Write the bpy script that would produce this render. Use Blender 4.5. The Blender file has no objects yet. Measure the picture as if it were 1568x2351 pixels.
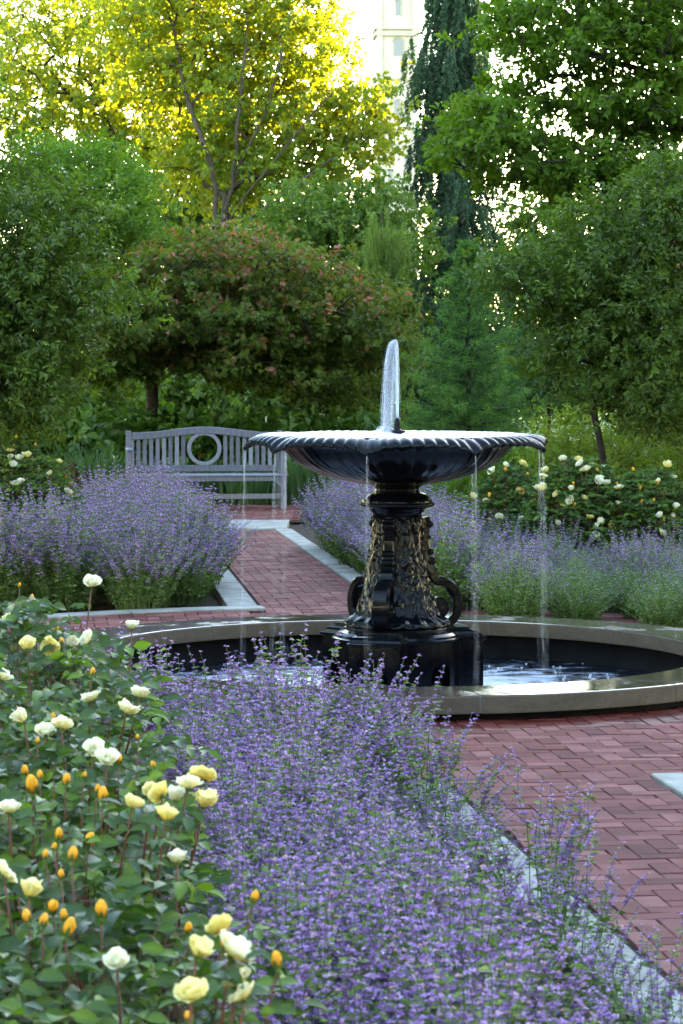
import bpy, math, random
import numpy as np
from mathutils import Vector, noise as mnoise

sc = bpy.context.scene
R_ = math.radians
# ------------------------------------------------------------------ camera
# picture coordinates below are measured on a 1568 x 2351 copy of the photograph
FP, CH, HY, CX = 6150.0, 1.95, 830.0, 784.0
cd = bpy.data.cameras.new('camera')
cam = bpy.data.objects.new('camera', cd)
sc.collection.objects.link(cam)
cam.location = (0, 0, CH)
cam.rotation_euler = (R_(90), 0, 0)
cd.sensor_width = 36.0
cd.lens = 36.0 * FP / 2351.0
cd.shift_y = -(2351 / 2 - HY) / 2351.0
cd.clip_start = 0.2
cd.clip_end = 3000
cd.dof.use_dof = True
cd.dof.focus_distance = 16.5
cd.dof.aperture_fstop = 11.0
sc.camera = cam
# ------------------------------------------------------------------ light
SUN_AZ, SUN_EL = R_(35), R_(12)          # azimuth clockwise from +Y (the view direction)
w = bpy.data.worlds.new('World'); sc.world = w; w.use_nodes = True
wn = w.node_tree.nodes; wl = w.node_tree.links
bg = wn['Background']
sky = wn.new('ShaderNodeTexSky'); sky.sky_type = 'NISHITA'; sky.sun_disc = False
sky.sun_elevation = SUN_EL; sky.sun_rotation = SUN_AZ
sky.air_density = 1.0; sky.dust_density = 0.6; sky.ozone_density = 0.3
wl.new(sky.outputs[0], bg.inputs[0]); bg.inputs[1].default_value = 0.15
sd = bpy.data.lights.new('sun', 'SUN'); sd.energy = 5.0; sd.angle = R_(0.6); sd.color = (1.0, 0.83, 0.52)
sun = bpy.data.objects.new('sun', sd); sc.collection.objects.link(sun)
tos = Vector((math.sin(SUN_AZ) * math.cos(SUN_EL), math.cos(SUN_AZ) * math.cos(SUN_EL), math.sin(SUN_EL)))
sun.rotation_euler = tos.to_track_quat('Z', 'Y').to_euler()
sun.location = (30, 40, 40)
sc.view_settings.view_transform = 'Standard'
sc.view_settings.look = 'None'
sc.view_settings.exposure = 3.75
sc.view_settings.gamma = 1.0
sc.render.engine = 'CYCLES'
cy = sc.cycles
cy.max_bounces = 8; cy.diffuse_bounces = 3; cy.glossy_bounces = 3
cy.transmission_bounces = 6; cy.transparent_max_bounces = 24
cy.caustics_reflective = False; cy.caustics_refractive = False
cy.use_denoising = True
try: cy.denoiser = 'OPENIMAGEDENOISE'
except Exception: pass

COL = sc.collection
def G(px, py, z=0.0):
    Z = FP * (CH - z) / (py - HY)
    return np.array([(px - CX) / FP * Z, Z, z])
def AT(px, py, Z):
    return np.array([(px - CX) / FP * Z, Z, CH - (py - HY) / FP * Z])

# ------------------------------------------------------------------ helpers
def unit(a):
    return a / np.maximum(np.linalg.norm(a, axis=-1, keepdims=True), 1e-9)

class Geo:
    def __init__(s): s.v = []; s.f = []; s.t = []; s.n = 0; s.m = []
    def add(s, v, f, tint=0.5, mi=0):
        v = np.asarray(v, float).reshape(-1, 3); f = np.asarray(f, int)
        s.v.append(v); s.f.append(f + s.n)
        s.t.append(np.broadcast_to(np.asarray(tint, float), (len(v),)).copy())
        s.m.append(np.full(len(f), mi)); s.n += len(v)
    def mesh(s, name, mats, smooth=False):
        me = bpy.data.meshes.new(name)
        v = np.concatenate(s.v); t = np.concatenate(s.t)
        me.vertices.add(len(v)); me.vertices.foreach_set('co', v.astype(np.float32).ravel())
        loops = np.concatenate([f.ravel() for f in s.f]); tot = np.concatenate([np.full(len(f), f.shape[1]) for f in s.f])
        start = np.concatenate([[0], np.cumsum(tot)[:-1]])
        me.loops.add(len(loops)); me.loops.foreach_set('vertex_index', loops.astype(np.int32))
        me.polygons.add(len(tot)); me.polygons.foreach_set('loop_start', start.astype(np.int32))
        me.polygons.foreach_set('material_index', np.concatenate(s.m).astype(np.int32))
        me.polygons.foreach_set('use_smooth', np.full(len(tot), smooth))
        a = me.attributes.new('tint', 'FLOAT', 'POINT'); a.data.foreach_set('value', t.astype(np.float32))
        for m in (mats if isinstance(mats, (list, tuple)) else [mats]): me.materials.append(m)
        me.update(calc_edges=True)
        return me
    def obj(s, name, mats, parent=None, smooth=False):
        return link(name, s.mesh(name, mats, smooth), parent)

def link(name, me, parent=None, loc=None):
    o = bpy.data.objects.new(name, me); COL.objects.link(o)
    if loc is not None: o.location = loc
    if parent is not None:
        o.parent = parent
    return o
def tag(o, label=None, cat=None, group=None, kind=None):
    if label: o['label'] = label
    if cat: o['category'] = cat
    if group: o['group'] = group
    if kind: o['kind'] = kind
    return o
def thing(name, label, cat, loc=(0, 0, 0), group=None, rz=0.0):
    o = bpy.data.objects.new(name, None); COL.objects.link(o); o.location = loc; o.rotation_euler.z = rz
    o.empty_display_size = 0.2
    return tag(o, label, cat, group)
def struct(o): o['kind'] = 'structure'; return o

BOXF = np.array([[0, 3, 2, 1], [4, 5, 6, 7], [0, 1, 5, 4], [1, 2, 6, 5], [2, 3, 7, 6], [3, 0, 4, 7]])
def box(g, c, s, tint=.5, mi=0, ax=None):
    h = np.array(s) / 2.0
    v = np.array([[-1, -1, -1], [1, -1, -1], [1, 1, -1], [-1, 1, -1], [-1, -1, 1], [1, -1, 1], [1, 1, 1], [-1, 1, 1]]) * h
    if ax is not None: v = v @ np.asarray(ax)
    g.add(v + np.array(c), BOXF, tint, mi)
def bbox(g, c, s, b=0.006, tint=.5, mi=0):
    """box with chamfered edges"""
    h = np.array(s) / 2.0; b = min(b, h.min() * .45)
    vs = []; ids = {}
    for sx in (-1, 1):
        for sy in (-1, 1):
            for sz in (-1, 1):
                for a in range(3):
                    p = h * np.array([sx, sy, sz]); q = p.copy()
                    for k in range(3):
                        if k != a: q[k] -= b * (sx, sy, sz)[k]
                    ids[(sx, sy, sz, a)] = len(vs); vs.append(q)
    quads = []; tris = []
    for a in range(3):
        o1, o2 = [k for k in range(3) if k != a]
        for s_ in (-1, 1):
            r = []
            for (u, v_) in ((-1, -1), (1, -1), (1, 1), (-1, 1)):
                k = [0, 0, 0]; k[a] = s_; k[o1] = u; k[o2] = v_; r.append(ids[(k[0], k[1], k[2], a)])
            quads.append(r)
    for a in range(3):
        o1, o2 = [k for k in range(3) if k != a]
        for u in (-1, 1):
            for v_ in (-1, 1):
                def I(t, ax):
                    k = [0, 0, 0]; k[a] = t; k[o1] = u; k[o2] = v_; return ids[(k[0], k[1], k[2], ax)]
                quads.append([I(-1, o1), I(1, o1), I(1, o2), I(-1, o2)])
    for sx in (-1, 1):
        for sy in (-1, 1):
            for sz in (-1, 1): tris.append([ids[(sx, sy, sz, a)] for a in range(3)])
    vs = np.array(vs) + np.array(c)
    n0 = g.n
    g.add(vs, np.array(quads), tint, mi)
    g.f.append(np.array(tris) + n0); g.m.append(np.full(8, mi))

def tube(g, P, r, sides=6, tint=.5, mi=0, cap=True):
    P = np.asarray(P, float); n = len(P); r = np.broadcast_to(np.asarray(r, float), (n,))
    T = unit(np.gradient(P, axis=0))
    ref = np.array([0, 0, 1.0]) if abs(T[0][2]) < .9 else np.array([1.0, 0, 0])
    U = unit(np.cross(T, ref)); V = np.cross(T, U)
    a = np.arange(sides) / sides * 2 * np.pi
    ring = P[:, None] + r[:, None, None] * (np.cos(a)[None, :, None] * U[:, None] + np.sin(a)[None, :, None] * V[:, None])
    i = np.arange(n - 1)[:, None] * sides; j = np.arange(sides)[None]; k = (j + 1) % sides
    f = np.stack([i + j, i + k, i + sides + k, i + sides + j], -1).reshape(-1, 4)
    tt = np.repeat(np.broadcast_to(np.asarray(tint, float), (n,)), sides)
    n0 = g.n
    g.add(ring.reshape(-1, 3), f, tt, mi)
    if cap and sides in (3, 4):
        g.f.append(np.array([list(range(sides))[::-1], list(range((n - 1) * sides, n * sides))]) + n0); g.m.append(np.full(2, mi))
    elif cap:
        g.f.append(np.array([list(range(sides))[::-1]]) + n0); g.m.append(np.full(1, mi))
        g.f.append(np.array([list(range((n - 1) * sides, n * sides))]) + n0); g.m.append(np.full(1, mi))

def lathe(g, prof, seg=64, tint=.5, mi=0, disp=None, c=(0, 0, 0), a0=0.0):
    prof = np.asarray(prof, float); n = len(prof)
    a = a0 + np.arange(seg) / seg * 2 * np.pi
    r = np.repeat(prof[:, :1], seg, 1); z = np.repeat(prof[:, 1:2], seg, 1); A = np.repeat(a[None], n, 0)
    if disp is not None: r, z = disp(r, z, A, np.repeat(np.arange(n)[:, None], seg, 1))
    v = np.stack([r * np.sin(A), -r * np.cos(A), z], -1).reshape(-1, 3) + np.array(c)   # angle 0 faces the camera, + to the right
    i = np.arange(n - 1)[:, None] * seg; j = np.arange(seg)[None]; k = (j + 1) % seg
    f = np.stack([i + j, i + k, i + seg + k, i + seg + j], -1).reshape(-1, 4)
    g.add(v, f, tint, mi)

def sheet(name, pts, z, mat):
    g = Geo(); p = np.array([[q[0], q[1], z] for q in pts]); g.add(p, np.array([list(range(len(p)))]))
    return g.obj(name, mat)

def leaves(g, P, D, N, L, W, tint, mi=0, fold=.25, kind=2):
    """leaf blades: P base, D direction, N upper side"""
    n = len(P); D = unit(D); S = unit(np.cross(D, N)); N = np.cross(S, D)
    L = np.broadcast_to(L, (n,))[:, None]; W = np.broadcast_to(W, (n,))[:, None]
    t = np.broadcast_to(tint, (n,))
    if kind == 2:
        b = P; tip = P + D * L - N * L * .12; m = P + D * L * .45
        l = m + S * W * .5 + N * W * fold; r = m - S * W * .5 + N * W * fold
        v = np.stack([b, r, tip, l], 1).reshape(-1, 3)
        i = np.arange(n)[:, None] * 4
        f = np.concatenate([i + np.array([0, 1, 2]), i + np.array([0, 2, 3])])
        g.add(v, f, np.repeat(t, 4), mi)
    else:
        rows = [(.0, .0, 0.), (.28, .40, .01), (.58, .48, -.02), (.84, .26, -.09), (1., .0, -.17)]
        vs = []
        for (u, wd, dz) in rows:
            m = P + D * L * u + N * L * dz
            if wd == 0: vs.append(m)
            else: vs += [m - S * W * wd + N * W * wd * fold * 2, m, m + S * W * wd + N * W * wd * fold * 2]
        v = np.stack(vs, 1).reshape(-1, 3); i = np.arange(n)[:, None] * 11
        q = [[1, 4, 5, 2], [2, 5, 6, 3], [4, 7, 8, 5], [5, 8, 9, 6]]
        tr = [[0, 1, 2], [0, 2, 3], [7, 10, 8], [8, 10, 9]]
        n0 = g.n
        g.add(v, np.concatenate([i + np.array(a) for a in q]), np.clip((t[:, None] + np.array([.1, -.05, .14, -.05, -.09, .12, -.09, -.05, .08, -.05, 0])[None]).ravel(), 0, 1), mi)
        g.f.append(np.concatenate([i + np.array(a) for a in tr]) + n0); g.m.append(np.full(4 * n, mi))

# ------------------------------------------------------------------ materials
def nmat(name):
    m = bpy.data.materials.new(name); m.use_nodes = True
    nt = m.node_tree; return m, nt, nt.nodes, nt.links, nt.nodes['Principled BSDF']
def ramp(n, cols):
    r = n.new('ShaderNodeValToRGB'); e = r.color_ramp.elements
    while len(e) < len(cols): e.new(.5)
    for k, (p, c) in enumerate(cols): e[k].position = p; e[k].color = (*c, 1)
    return r
def noise_tex(n, l, scale, detail=4, rough=.55, coord=None, vec=None):
    t = n.new('ShaderNodeTexNoise'); t.inputs['Scale'].default_value = scale; t.inputs['Detail'].default_value = detail
    t.inputs['Roughness'].default_value = rough
    if vec is not None: l.new(vec, t.inputs['Vector'])
    return t
def objcoord(n): return n.new('ShaderNodeTexCoord').outputs['Object']
def poscoord(n): return n.new('ShaderNodeNewGeometry').outputs['Position']

def leafmat(name, cols, trans=(1.2, 1.35, .5), fac=.4, rough=.45, spec=.35, coat=0.0):
    m, nt, n, l, p = nmat(name)
    a = n.new('ShaderNodeAttribute'); a.attribute_name = 'tint'
    r = ramp(n, cols); l.new(a.outputs['Fac'], r.inputs[0])
    l.new(r.outputs[0], p.inputs['Base Color']); p.inputs['Roughness'].default_value = rough
    p.inputs['Specular IOR Level'].default_value = spec
    mul = n.new('ShaderNodeMix'); mul.data_type = 'RGBA'; mul.blend_type = 'MULTIPLY'; mul.inputs[0].default_value = 1
    l.new(r.outputs[0], mul.inputs[6]); mul.inputs[7].default_value = (*trans, 1)
    tb = n.new('ShaderNodeBsdfTranslucent'); l.new(mul.outputs[2], tb.inputs[0])
    mx = n.new('ShaderNodeMixShader'); mx.inputs[0].default_value = fac
    l.new(p.outputs[0], mx.inputs[1]); l.new(tb.outputs[0], mx.inputs[2])
    l.new(mx.outputs[0], n['Material Output'].inputs[0])
    return m
def plain(name, col, rough=.6, spec=.4, var=.25, scale=20, bump=0.0, bscale=60, metallic=0):
    m, nt, n, l, p = nmat(name)
    t = noise_tex(n, l, scale, 5, vec=poscoord(n))
    c0 = tuple(max(0, c * (1 - var)) for c in col); c1 = tuple(min(1, c * (1 + var)) for c in col)
    r = ramp(n, [(.3, c0), (.7, c1)]); l.new(t.outputs[0], r.inputs[0]); l.new(r.outputs[0], p.inputs['Base Color'])
    p.inputs['Roughness'].default_value = rough; p.inputs['Specular IOR Level'].default_value = spec
    p.inputs['Metallic'].default_value = metallic
    if bump:
        t2 = noise_tex(n, l, bscale, 6, vec=poscoord(n)); b = n.new('ShaderNodeBump'); b.inputs['Strength'].default_value = bump
        b.inputs['Distance'].default_value = .01
        l.new(t2.outputs[0], b.inputs['Height']); l.new(b.outputs[0], p.inputs['Normal'])
    return m

M = {}
M['bark'] = plain('bark', (.035, .027, .02), .9, .2, .4, 8, .6, 30)
M['bark_warm'] = plain('bark_warm', (.06, .045, .03), .9, .2, .4, 8, .6, 30)
M['leaf_yellow'] = leafmat('leaf_yellow', [(0, (.085, .15, .015)), (.5, (.15, .215, .02)), (1, (.23, .275, .03))], (2.55, 1.85, .3), .58)
M['leaf_green'] = leafmat('leaf_green', [(0, (.045, .078, .012)), (.6, (.09, .14, .018)), (1, (.15, .21, .03))], (1.4, 1.6, .4), .4, .5, .22)
M['leaf_dark'] = leafmat('leaf_dark', [(0, (.044, .075, .011)), (.6, (.092, .14, .02)), (1, (.165, .225, .034))], (1.4, 1.6, .4), .35, .42, .28)
M['leaf_mid'] = leafmat('leaf_mid', [(0, (.052, .10, .011)), (.6, (.09, .17, .018)), (1, (.145, .245, .03))], (1.4, 1.5, .4), .45, .5, .22)
M['leaf_oak'] = leafmat('leaf_oak', [(0, (.055, .095, .009)), (.6, (.10, .165, .014)), (1, (.165, .24, .024))], (1.4, 1.6, .35), .45, .5, .22)
M['leaf_maple'] = leafmat('leaf_maple', [(0, (.045, .07, .011)), (.55, (.095, .135, .018)), (.78, (.145, .14, .024)), (.88, (.21, .10, .04)), (1, (.32, .12, .09))], (1.4, 1.4, .5), .4, .5, .18)
M['leaf_lime'] = leafmat('leaf_lime', [(0, (.10, .15, .02)), (1, (.24, .31, .05))], (1.4, 1.5, .4), .45, .5, .2)
M['leaf_blue'] = leafmat('leaf_blue', [(0, (.04, .08, .028)), (1, (.09, .16, .055))], (1.2, 1.5, .6), .4, .5, .2)
M['needle'] = leafmat('needle', [(0, (.03, .075, .018)), (.6, (.065, .15, .03)), (1, (.13, .25, .045))], (1.2, 1.4, .5), .3, .5, .2)
M['needle_dark'] = leafmat('needle_dark', [(0, (.022, .045, .024)), (.6, (.045, .085, .042)), (1, (.08, .14, .06))], (1.2, 1.4, .5), .3, .5, .2)
M['larch'] = leafmat('larch', [(0, (.07, .12, .025)), (.6, (.15, .22, .045)), (1, (.26, .33, .08))], (1.3, 1.4, .5), .4, .5, .2)
M['rose_leaf'] = leafmat('rose_leaf', [(0, (.024, .05, .014)), (.6, (.056, .10, .024)), (.9, (.095, .16, .022)), (1, (.14, .22, .02))], (1.3, 1.7, .4), .28, .45, .27)
M['rose_leaf_far'] = leafmat('rose_leaf_far', [(0, (.03, .06, .016)), (.6, (.065, .12, .028)), (1, (.12, .2, .035))], (1.3, 1.6, .4), .35, .5, .22)
M['mint_leaf'] = leafmat('mint_leaf', [(0, (.075, .13, .03)), (.6, (.17, .24, .075)), (1, (.28, .36, .15))], (1.2, 1.5, .6), .35, .6)
M['mint_flower'] = leafmat('mint_flower', [(0, (.18, .09, .22)), (.35, (.37, .22, .52)), (.75, (.53, .37, .70)), (.9, (.62, .49, .75)), (1, (.62, .40, .34))], (1.1, 1.0, 1.1), .35, .8, .12)
M['iris'] = leafmat('iris', [(0, (.04, .085, .03)), (1, (.10, .17, .06))], (1.2, 1.4, .5), .35)
M['rust'] = leafmat('rust', [(0, (.07, .045, .02)), (.6, (.16, .09, .03)), (1, (.13, .14, .03))], (1.3, 1.1, .5), .35)
M['hosta'] = leafmat('hosta', [(0, (.04, .09, .015)), (.6, (.08, .16, .02)), (1, (.15, .24, .03))], (1.3, 1.5, .4), .4, .4, .5)
M['petal'] = leafmat('petal', [(0, (.74, .52, .08)), (.4, (.82, .76, .38)), (.7, (.86, .84, .66)), (1, (.88, .87, .78))], (1.05, 1.05, .95), .4, .6, .2)
M['petal_yellow'] = leafmat('petal_yellow', [(0, (.76, .46, .04)), (.45, (.85, .72, .20)), (1, (.88, .84, .54))], (1.05, 1.05, .9), .4, .6, .2)
M['bud'] = leafmat('bud', [(0, (.55, .20, .01)), (.6, (.80, .40, .02)), (1, (.85, .55, .06))], (1, 1, .6), .25, .5, .3)
M['sepal'] = plain('sepal', (.07, .13, .03), .6)
M['cane'] = plain('cane', (.12, .05, .03), .6, .3, .5, 12)
M['stem'] = plain('stem', (.07, .12, .03), .6, .3, .3, 30)
PCX, PCY = .351, 16.85                     # centre of the pool
YAW = R_(6.5)                              # the garden's axis leans this far to the left of the view
AX = np.array([-math.sin(YAW), math.cos(YAW)]); AR = np.array([math.cos(YAW), math.sin(YAW)])

def mat_brick():
    m, nt, n, l, p = nmat('clay_paver')
    pos = poscoord(n)
    a = n.new('ShaderNodeAttribute'); a.attribute_name = 'tint'
    oi = n.new('ShaderNodeObjectInfo')
    ad = n.new('ShaderNodeMath'); ad.operation = 'ADD'; l.new(a.outputs['Fac'], ad.inputs[0]); l.new(oi.outputs['Random'], ad.inputs[1])
    fr = n.new('ShaderNodeMath'); fr.operation = 'FRACT'; l.new(ad.outputs[0], fr.inputs[0])
    r = ramp(n, [(0, (.095, .030, .026)), (.3, (.142, .046, .040)), (.65, (.170, .060, .053)), (1, (.225, .095, .085))]); l.new(fr.outputs[0], r.inputs[0])
    t = noise_tex(n, l, 160, 6, .7, vec=pos); r2 = ramp(n, [(.25, (.6, .6, .6)), (.75, (1.35, 1.33, 1.3))]); l.new(t.outputs[0], r2.inputs[0])
    t4 = noise_tex(n, l, 3.5, 4, .6, vec=pos); r4 = ramp(n, [(.3, (.68, .66, .66)), (.7, (1.2, 1.18, 1.15))]); l.new(t4.outputs[0], r4.inputs[0])
    mx = n.new('ShaderNodeMix'); mx.data_type = 'RGBA'; mx.blend_type = 'MULTIPLY'; mx.inputs[0].default_value = 1
    l.new(r.outputs[0], mx.inputs[6]); l.new(r2.outputs[0], mx.inputs[7])
    mx2 = n.new('ShaderNodeMix'); mx2.data_type = 'RGBA'; mx2.blend_type = 'MULTIPLY'; mx2.inputs[0].default_value = 1
    l.new(mx.outputs[2], mx2.inputs[6]); l.new(r4.outputs[0], mx2.inputs[7])
    # splash-wet bricks beside the pool
    sub = n.new('ShaderNodeVectorMath'); sub.operation = 'SUBTRACT'; l.new(pos, sub.inputs[0]); sub.inputs[1].default_value = (PCX, PCY, 0)
    ln = n.new('ShaderNodeVectorMath'); ln.operation = 'LENGTH'; l.new(sub.outputs[0], ln.inputs[0])
    t3 = noise_tex(n, l, 5, 3, vec=pos)
    m1 = n.new('ShaderNodeMath'); m1.operation = 'MULTIPLY_ADD'; l.new(t3.outputs[0], m1.inputs[0]); m1.inputs[1].default_value = .5; l.new(ln.outputs['Value'], m1.inputs[2])
    mr = n.new('ShaderNodeMapRange'); mr.inputs[1].default_value = 2.86; mr.inputs[2].default_value = 3.0; mr.inputs[3].default_value = 1; mr.inputs[4].default_value = 0
    l.new(m1.outputs[0], mr.inputs[0])
    wet = n.new('ShaderNodeMix'); wet.data_type = 'RGBA'; wet.blend_type = 'MULTIPLY'; l.new(mr.outputs[0], wet.inputs[0])
    l.new(mx2.outputs[2], wet.inputs[6]); wet.inputs[7].default_value = (.62, .36, .30, 1)
    l.new(wet.outputs[2], p.inputs['Base Color'])
    rr = n.new('ShaderNodeMapRange'); rr.inputs[3].default_value = .82; rr.inputs[4].default_value = .28; l.new(mr.outputs[0], rr.inputs[0])
    l.new(rr.outputs[0], p.inputs['Roughness'])
    p.inputs['Specular IOR Level'].default_value = .18
    b = n.new('ShaderNodeBump'); b.inputs['Strength'].default_value = .5; b.inputs['Distance'].default_value = .004
    l.new(t.outputs[0], b.inputs['Height']); l.new(b.outputs[0], p.inputs['Normal'])
    return m
M['brick'] = mat_brick()
M['concrete'] = plain('concrete', (.285, .28, .25), .85, .25, .36, 4, .5, 150)
M['sand'] = plain('joint_sand', (.035, .025, .022), .95, .2, .4, 60, .5, 200)
M['soil'] = plain('mulch_soil', (.035, .024, .017), .95, .2, .6, 25, 1.0, 60)
M['lawn'] = plain('lawn', (.06, .12, .025), .9, .2, .4, 4, .8, 120)
def mat_coping(name, col):
    m, nt, n, l, p = nmat(name)
    pos = poscoord(n)
    mp = n.new('ShaderNodeMapping'); mp.inputs['Scale'].default_value = (1, 1, 3.0); l.new(pos, mp.inputs[0])
    t = noise_tex(n, l, 7, 8, .65, vec=mp.outputs[0]); r = ramp(n, [(.3, tuple(c * .72 for c in col)), (.7, tuple(c * 1.2 for c in col))])
    l.new(t.outputs[0], r.inputs[0]); l.new(r.outputs[0], p.inputs['Base Color'])
    tg = noise_tex(n, l, 45, 6, .75, vec=mp.outputs[0]); rg = ramp(n, [(.32, (.55, .55, .55)), (.5, (1, 1, 1)), (.75, (1.3, 1.28, 1.2))]); l.new(tg.outputs[0], rg.inputs[0])
    mg = n.new('ShaderNodeMix'); mg.data_type = 'RGBA'; mg.blend_type = 'MULTIPLY'; mg.inputs[0].default_value = 1
    l.new(r.outputs[0], mg.inputs[6]); l.new(rg.outputs[0], mg.inputs[7]); l.new(mg.outputs[2], p.inputs['Base Color'])
    geo = n.new('ShaderNodeNewGeometry'); sx = n.new('ShaderNodeSeparateXYZ'); l.new(geo.outputs['Normal'], sx.inputs[0])
    t2 = noise_tex(n, l, 2.3, 5, .6, vec=pos); r2 = ramp(n, [(.40, (.03,) * 3), (.55, (.10,) * 3), (.66, (.45,) * 3)]); l.new(t2.outputs[0], r2.inputs[0])
    mr = n.new('ShaderNodeMapRange'); mr.inputs[1].default_value = .6; mr.inputs[2].default_value = .9; l.new(sx.outputs[2], mr.inputs[0])
    mx = n.new('ShaderNodeMix'); l.new(mr.outputs[0], mx.inputs[0]); mx.inputs[2].default_value = .8; l.new(r2.outputs[0], mx.inputs[3])
    l.new(mx.outputs[0], p.inputs['Roughness'])
    t3 = noise_tex(n, l, 9, 4, .6, vec=pos); b = n.new('ShaderNodeBump'); b.inputs['Strength'].default_value = .10; b.inputs['Distance'].default_value = .01
    l.new(t3.outputs[0], b.inputs['Height']); l.new(b.outputs[0], p.inputs['Normal'])
    return m
M['coping'] = mat_coping('wet_limestone', (.072, .054, .038))
M['poolwall'] = plain('pool_wall', (.007, .007, .008), .7, .1, .4, 8)
M['joint'] = plain('mortar', (.17, .16, .14), .8)
def mat_iron(name='black_iron', r0=.09, r1=.22, spec=.15):
    m, nt, n, l, p = nmat(name)
    pos = poscoord(n)
    t = noise_tex(n, l, 6, 5, .6, vec=pos); r = ramp(n, [(.35, (.0016, .0019, .0028)), (.75, (.0045, .005, .007))]); l.new(t.outputs[0], r.inputs[0])
    l.new(r.outputs[0], p.inputs['Base Color'])
    r2 = ramp(n, [(.3, (r0,) * 3), (.7, (r1,) * 3)]); l.new(t.outputs[0], r2.inputs[0]); l.new(r2.outputs[0], p.inputs['Roughness'])
    p.inputs['Specular IOR Level'].default_value = spec
    t3 = noise_tex(n, l, 45, 3, .5, vec=pos); b = n.new('ShaderNodeBump'); b.inputs['Strength'].default_value = .12; b.inputs['Distance'].default_value = .006
    l.new(t3.outputs[0], b.inputs['Height']); l.new(b.outputs[0], p.inputs['Normal'])
    return m
M['iron'] = mat_iron(); M['iron_relief'] = mat_iron('relief_iron', .12, .26, .14)
def mat_wood():
    m, nt, n, l, p = nmat('weathered_teak')
    oc = objcoord(n); mp = n.new('ShaderNodeMapping'); mp.inputs['Scale'].default_value = (14, 14, 2.5); l.new(oc, mp.inputs[0])
    oi = n.new('ShaderNodeObjectInfo')
    t = noise_tex(n, l, 4, 6, .65, vec=mp.outputs[0])
    ad = n.new('ShaderNodeMath'); ad.operation = 'MULTIPLY_ADD'; l.new(oi.outputs['Random'], ad.inputs[0]); ad.inputs[1].default_value = .5; l.new(t.outputs[0], ad.inputs[2])
    r = ramp(n, [(.4, (.085, .087, .11)), (.7, (.15, .153, .19)), (1, (.235, .24, .285))]); l.new(ad.outputs[0], r.inputs[0])
    l.new(r.outputs[0], p.inputs['Base Color']); p.inputs['Roughness'].default_value = .75
    b = n.new('ShaderNodeBump'); b.inputs['Strength'].default_value = .3; b.inputs['Distance'].default_value = .004
    l.new(t.outputs[0], b.inputs['Height']); l.new(b.outputs[0], p.inputs['Normal'])
    return m
M['wood'] = mat_wood()
def mat_water():
    m, nt, n, l, p = nmat('pool_water')
    pos = poscoord(n)
    # churned foam where the streams come down
    wv = n.new('ShaderNodeTexNoise'); wv.inputs['Scale'].default_value = 1.6; l.new(pos, wv.inputs['Vector'])
    vm = n.new('ShaderNodeVectorMath'); vm.operation = 'SCALE'; vm.inputs['Scale'].default_value = .6; l.new(wv.outputs['Color'], vm.inputs[0])
    va = n.new('ShaderNodeVectorMath'); va.operation = 'ADD'; l.new(pos, va.inputs[0]); l.new(vm.outputs[0], va.inputs[1])
    t = noise_tex(n, l, 7, 4, .55, vec=va.outputs[0])
    sub = n.new('ShaderNodeVectorMath'); sub.operation = 'SUBTRACT'; l.new(pos, sub.inputs[0]); sub.inputs[1].default_value = (PCX, PCY, -.12)
    ln = n.new('ShaderNodeVectorMath'); ln.operation = 'LENGTH'; l.new(sub.outputs[0], ln.inputs[0])
    mr = n.new('ShaderNodeMapRange'); mr.inputs[1].default_value = .8; mr.inputs[2].default_value = 1.95; mr.inputs[3].default_value = .28; mr.inputs[4].default_value = -.10
    l.new(ln.outputs['Value'], mr.inputs[0])
    ad = n.new('ShaderNodeMath'); l.new(t.outputs[0], ad.inputs[0]); l.new(mr.outputs[0], ad.inputs[1])
    fo = ramp(n, [(.48, (0,) * 3), (.92, (1,) * 3)]); l.new(ad.outputs[0], fo.inputs[0])
    cr = n.new('ShaderNodeMix'); cr.data_type = 'RGBA'; l.new(fo.outputs[0], cr.inputs[0]); cr.inputs[6].default_value = (.006, .008, .012, 1); cr.inputs[7].default_value = (.42, .49, .62, 1)
    l.new(cr.outputs[2], p.inputs['Base Color'])
    mr2 = n.new('ShaderNodeMapRange'); mr2.inputs[3].default_value = .06; mr2.inputs[4].default_value = .5; l.new(fo.outputs[0], mr2.inputs[0]); l.new(mr2.outputs[0], p.inputs['Roughness'])
    t2 = noise_tex(n, l, 12, 4, .6, vec=va.outputs[0]); b = n.new('ShaderNodeBump'); b.inputs['Strength'].default_value = .5; b.inputs['Distance'].default_value = .03
    l.new(t2.outputs[0], b.inputs['Height']); l.new(b.outputs[0], p.inputs['Normal'])
    p.inputs['IOR'].default_value = 1.33
    return m
M['water'] = mat_water()
def mat_bowlwater():
    m, nt, n, l, p = nmat('foaming_water')
    t = noise_tex(n, l, 9, 5, .6, vec=poscoord(n)); r = ramp(n, [(.25, (.45, .55, .72)), (.6, (.85, .88, .92))]); l.new(t.outputs[0], r.inputs[0])
    l.new(r.outputs[0], p.inputs['Base Color']); p.inputs['Roughness'].default_value = .3; p.inputs['IOR'].default_value = 1.33
    b = n.new('ShaderNodeBump'); b.inputs['Strength'].default_value = .4; b.inputs['Distance'].default_value = .02
    l.new(t.outputs[0], b.inputs['Height']); l.new(b.outputs[0], p.inputs['Normal'])
    return m
M['bowlwater'] = mat_bowlwater()
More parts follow.
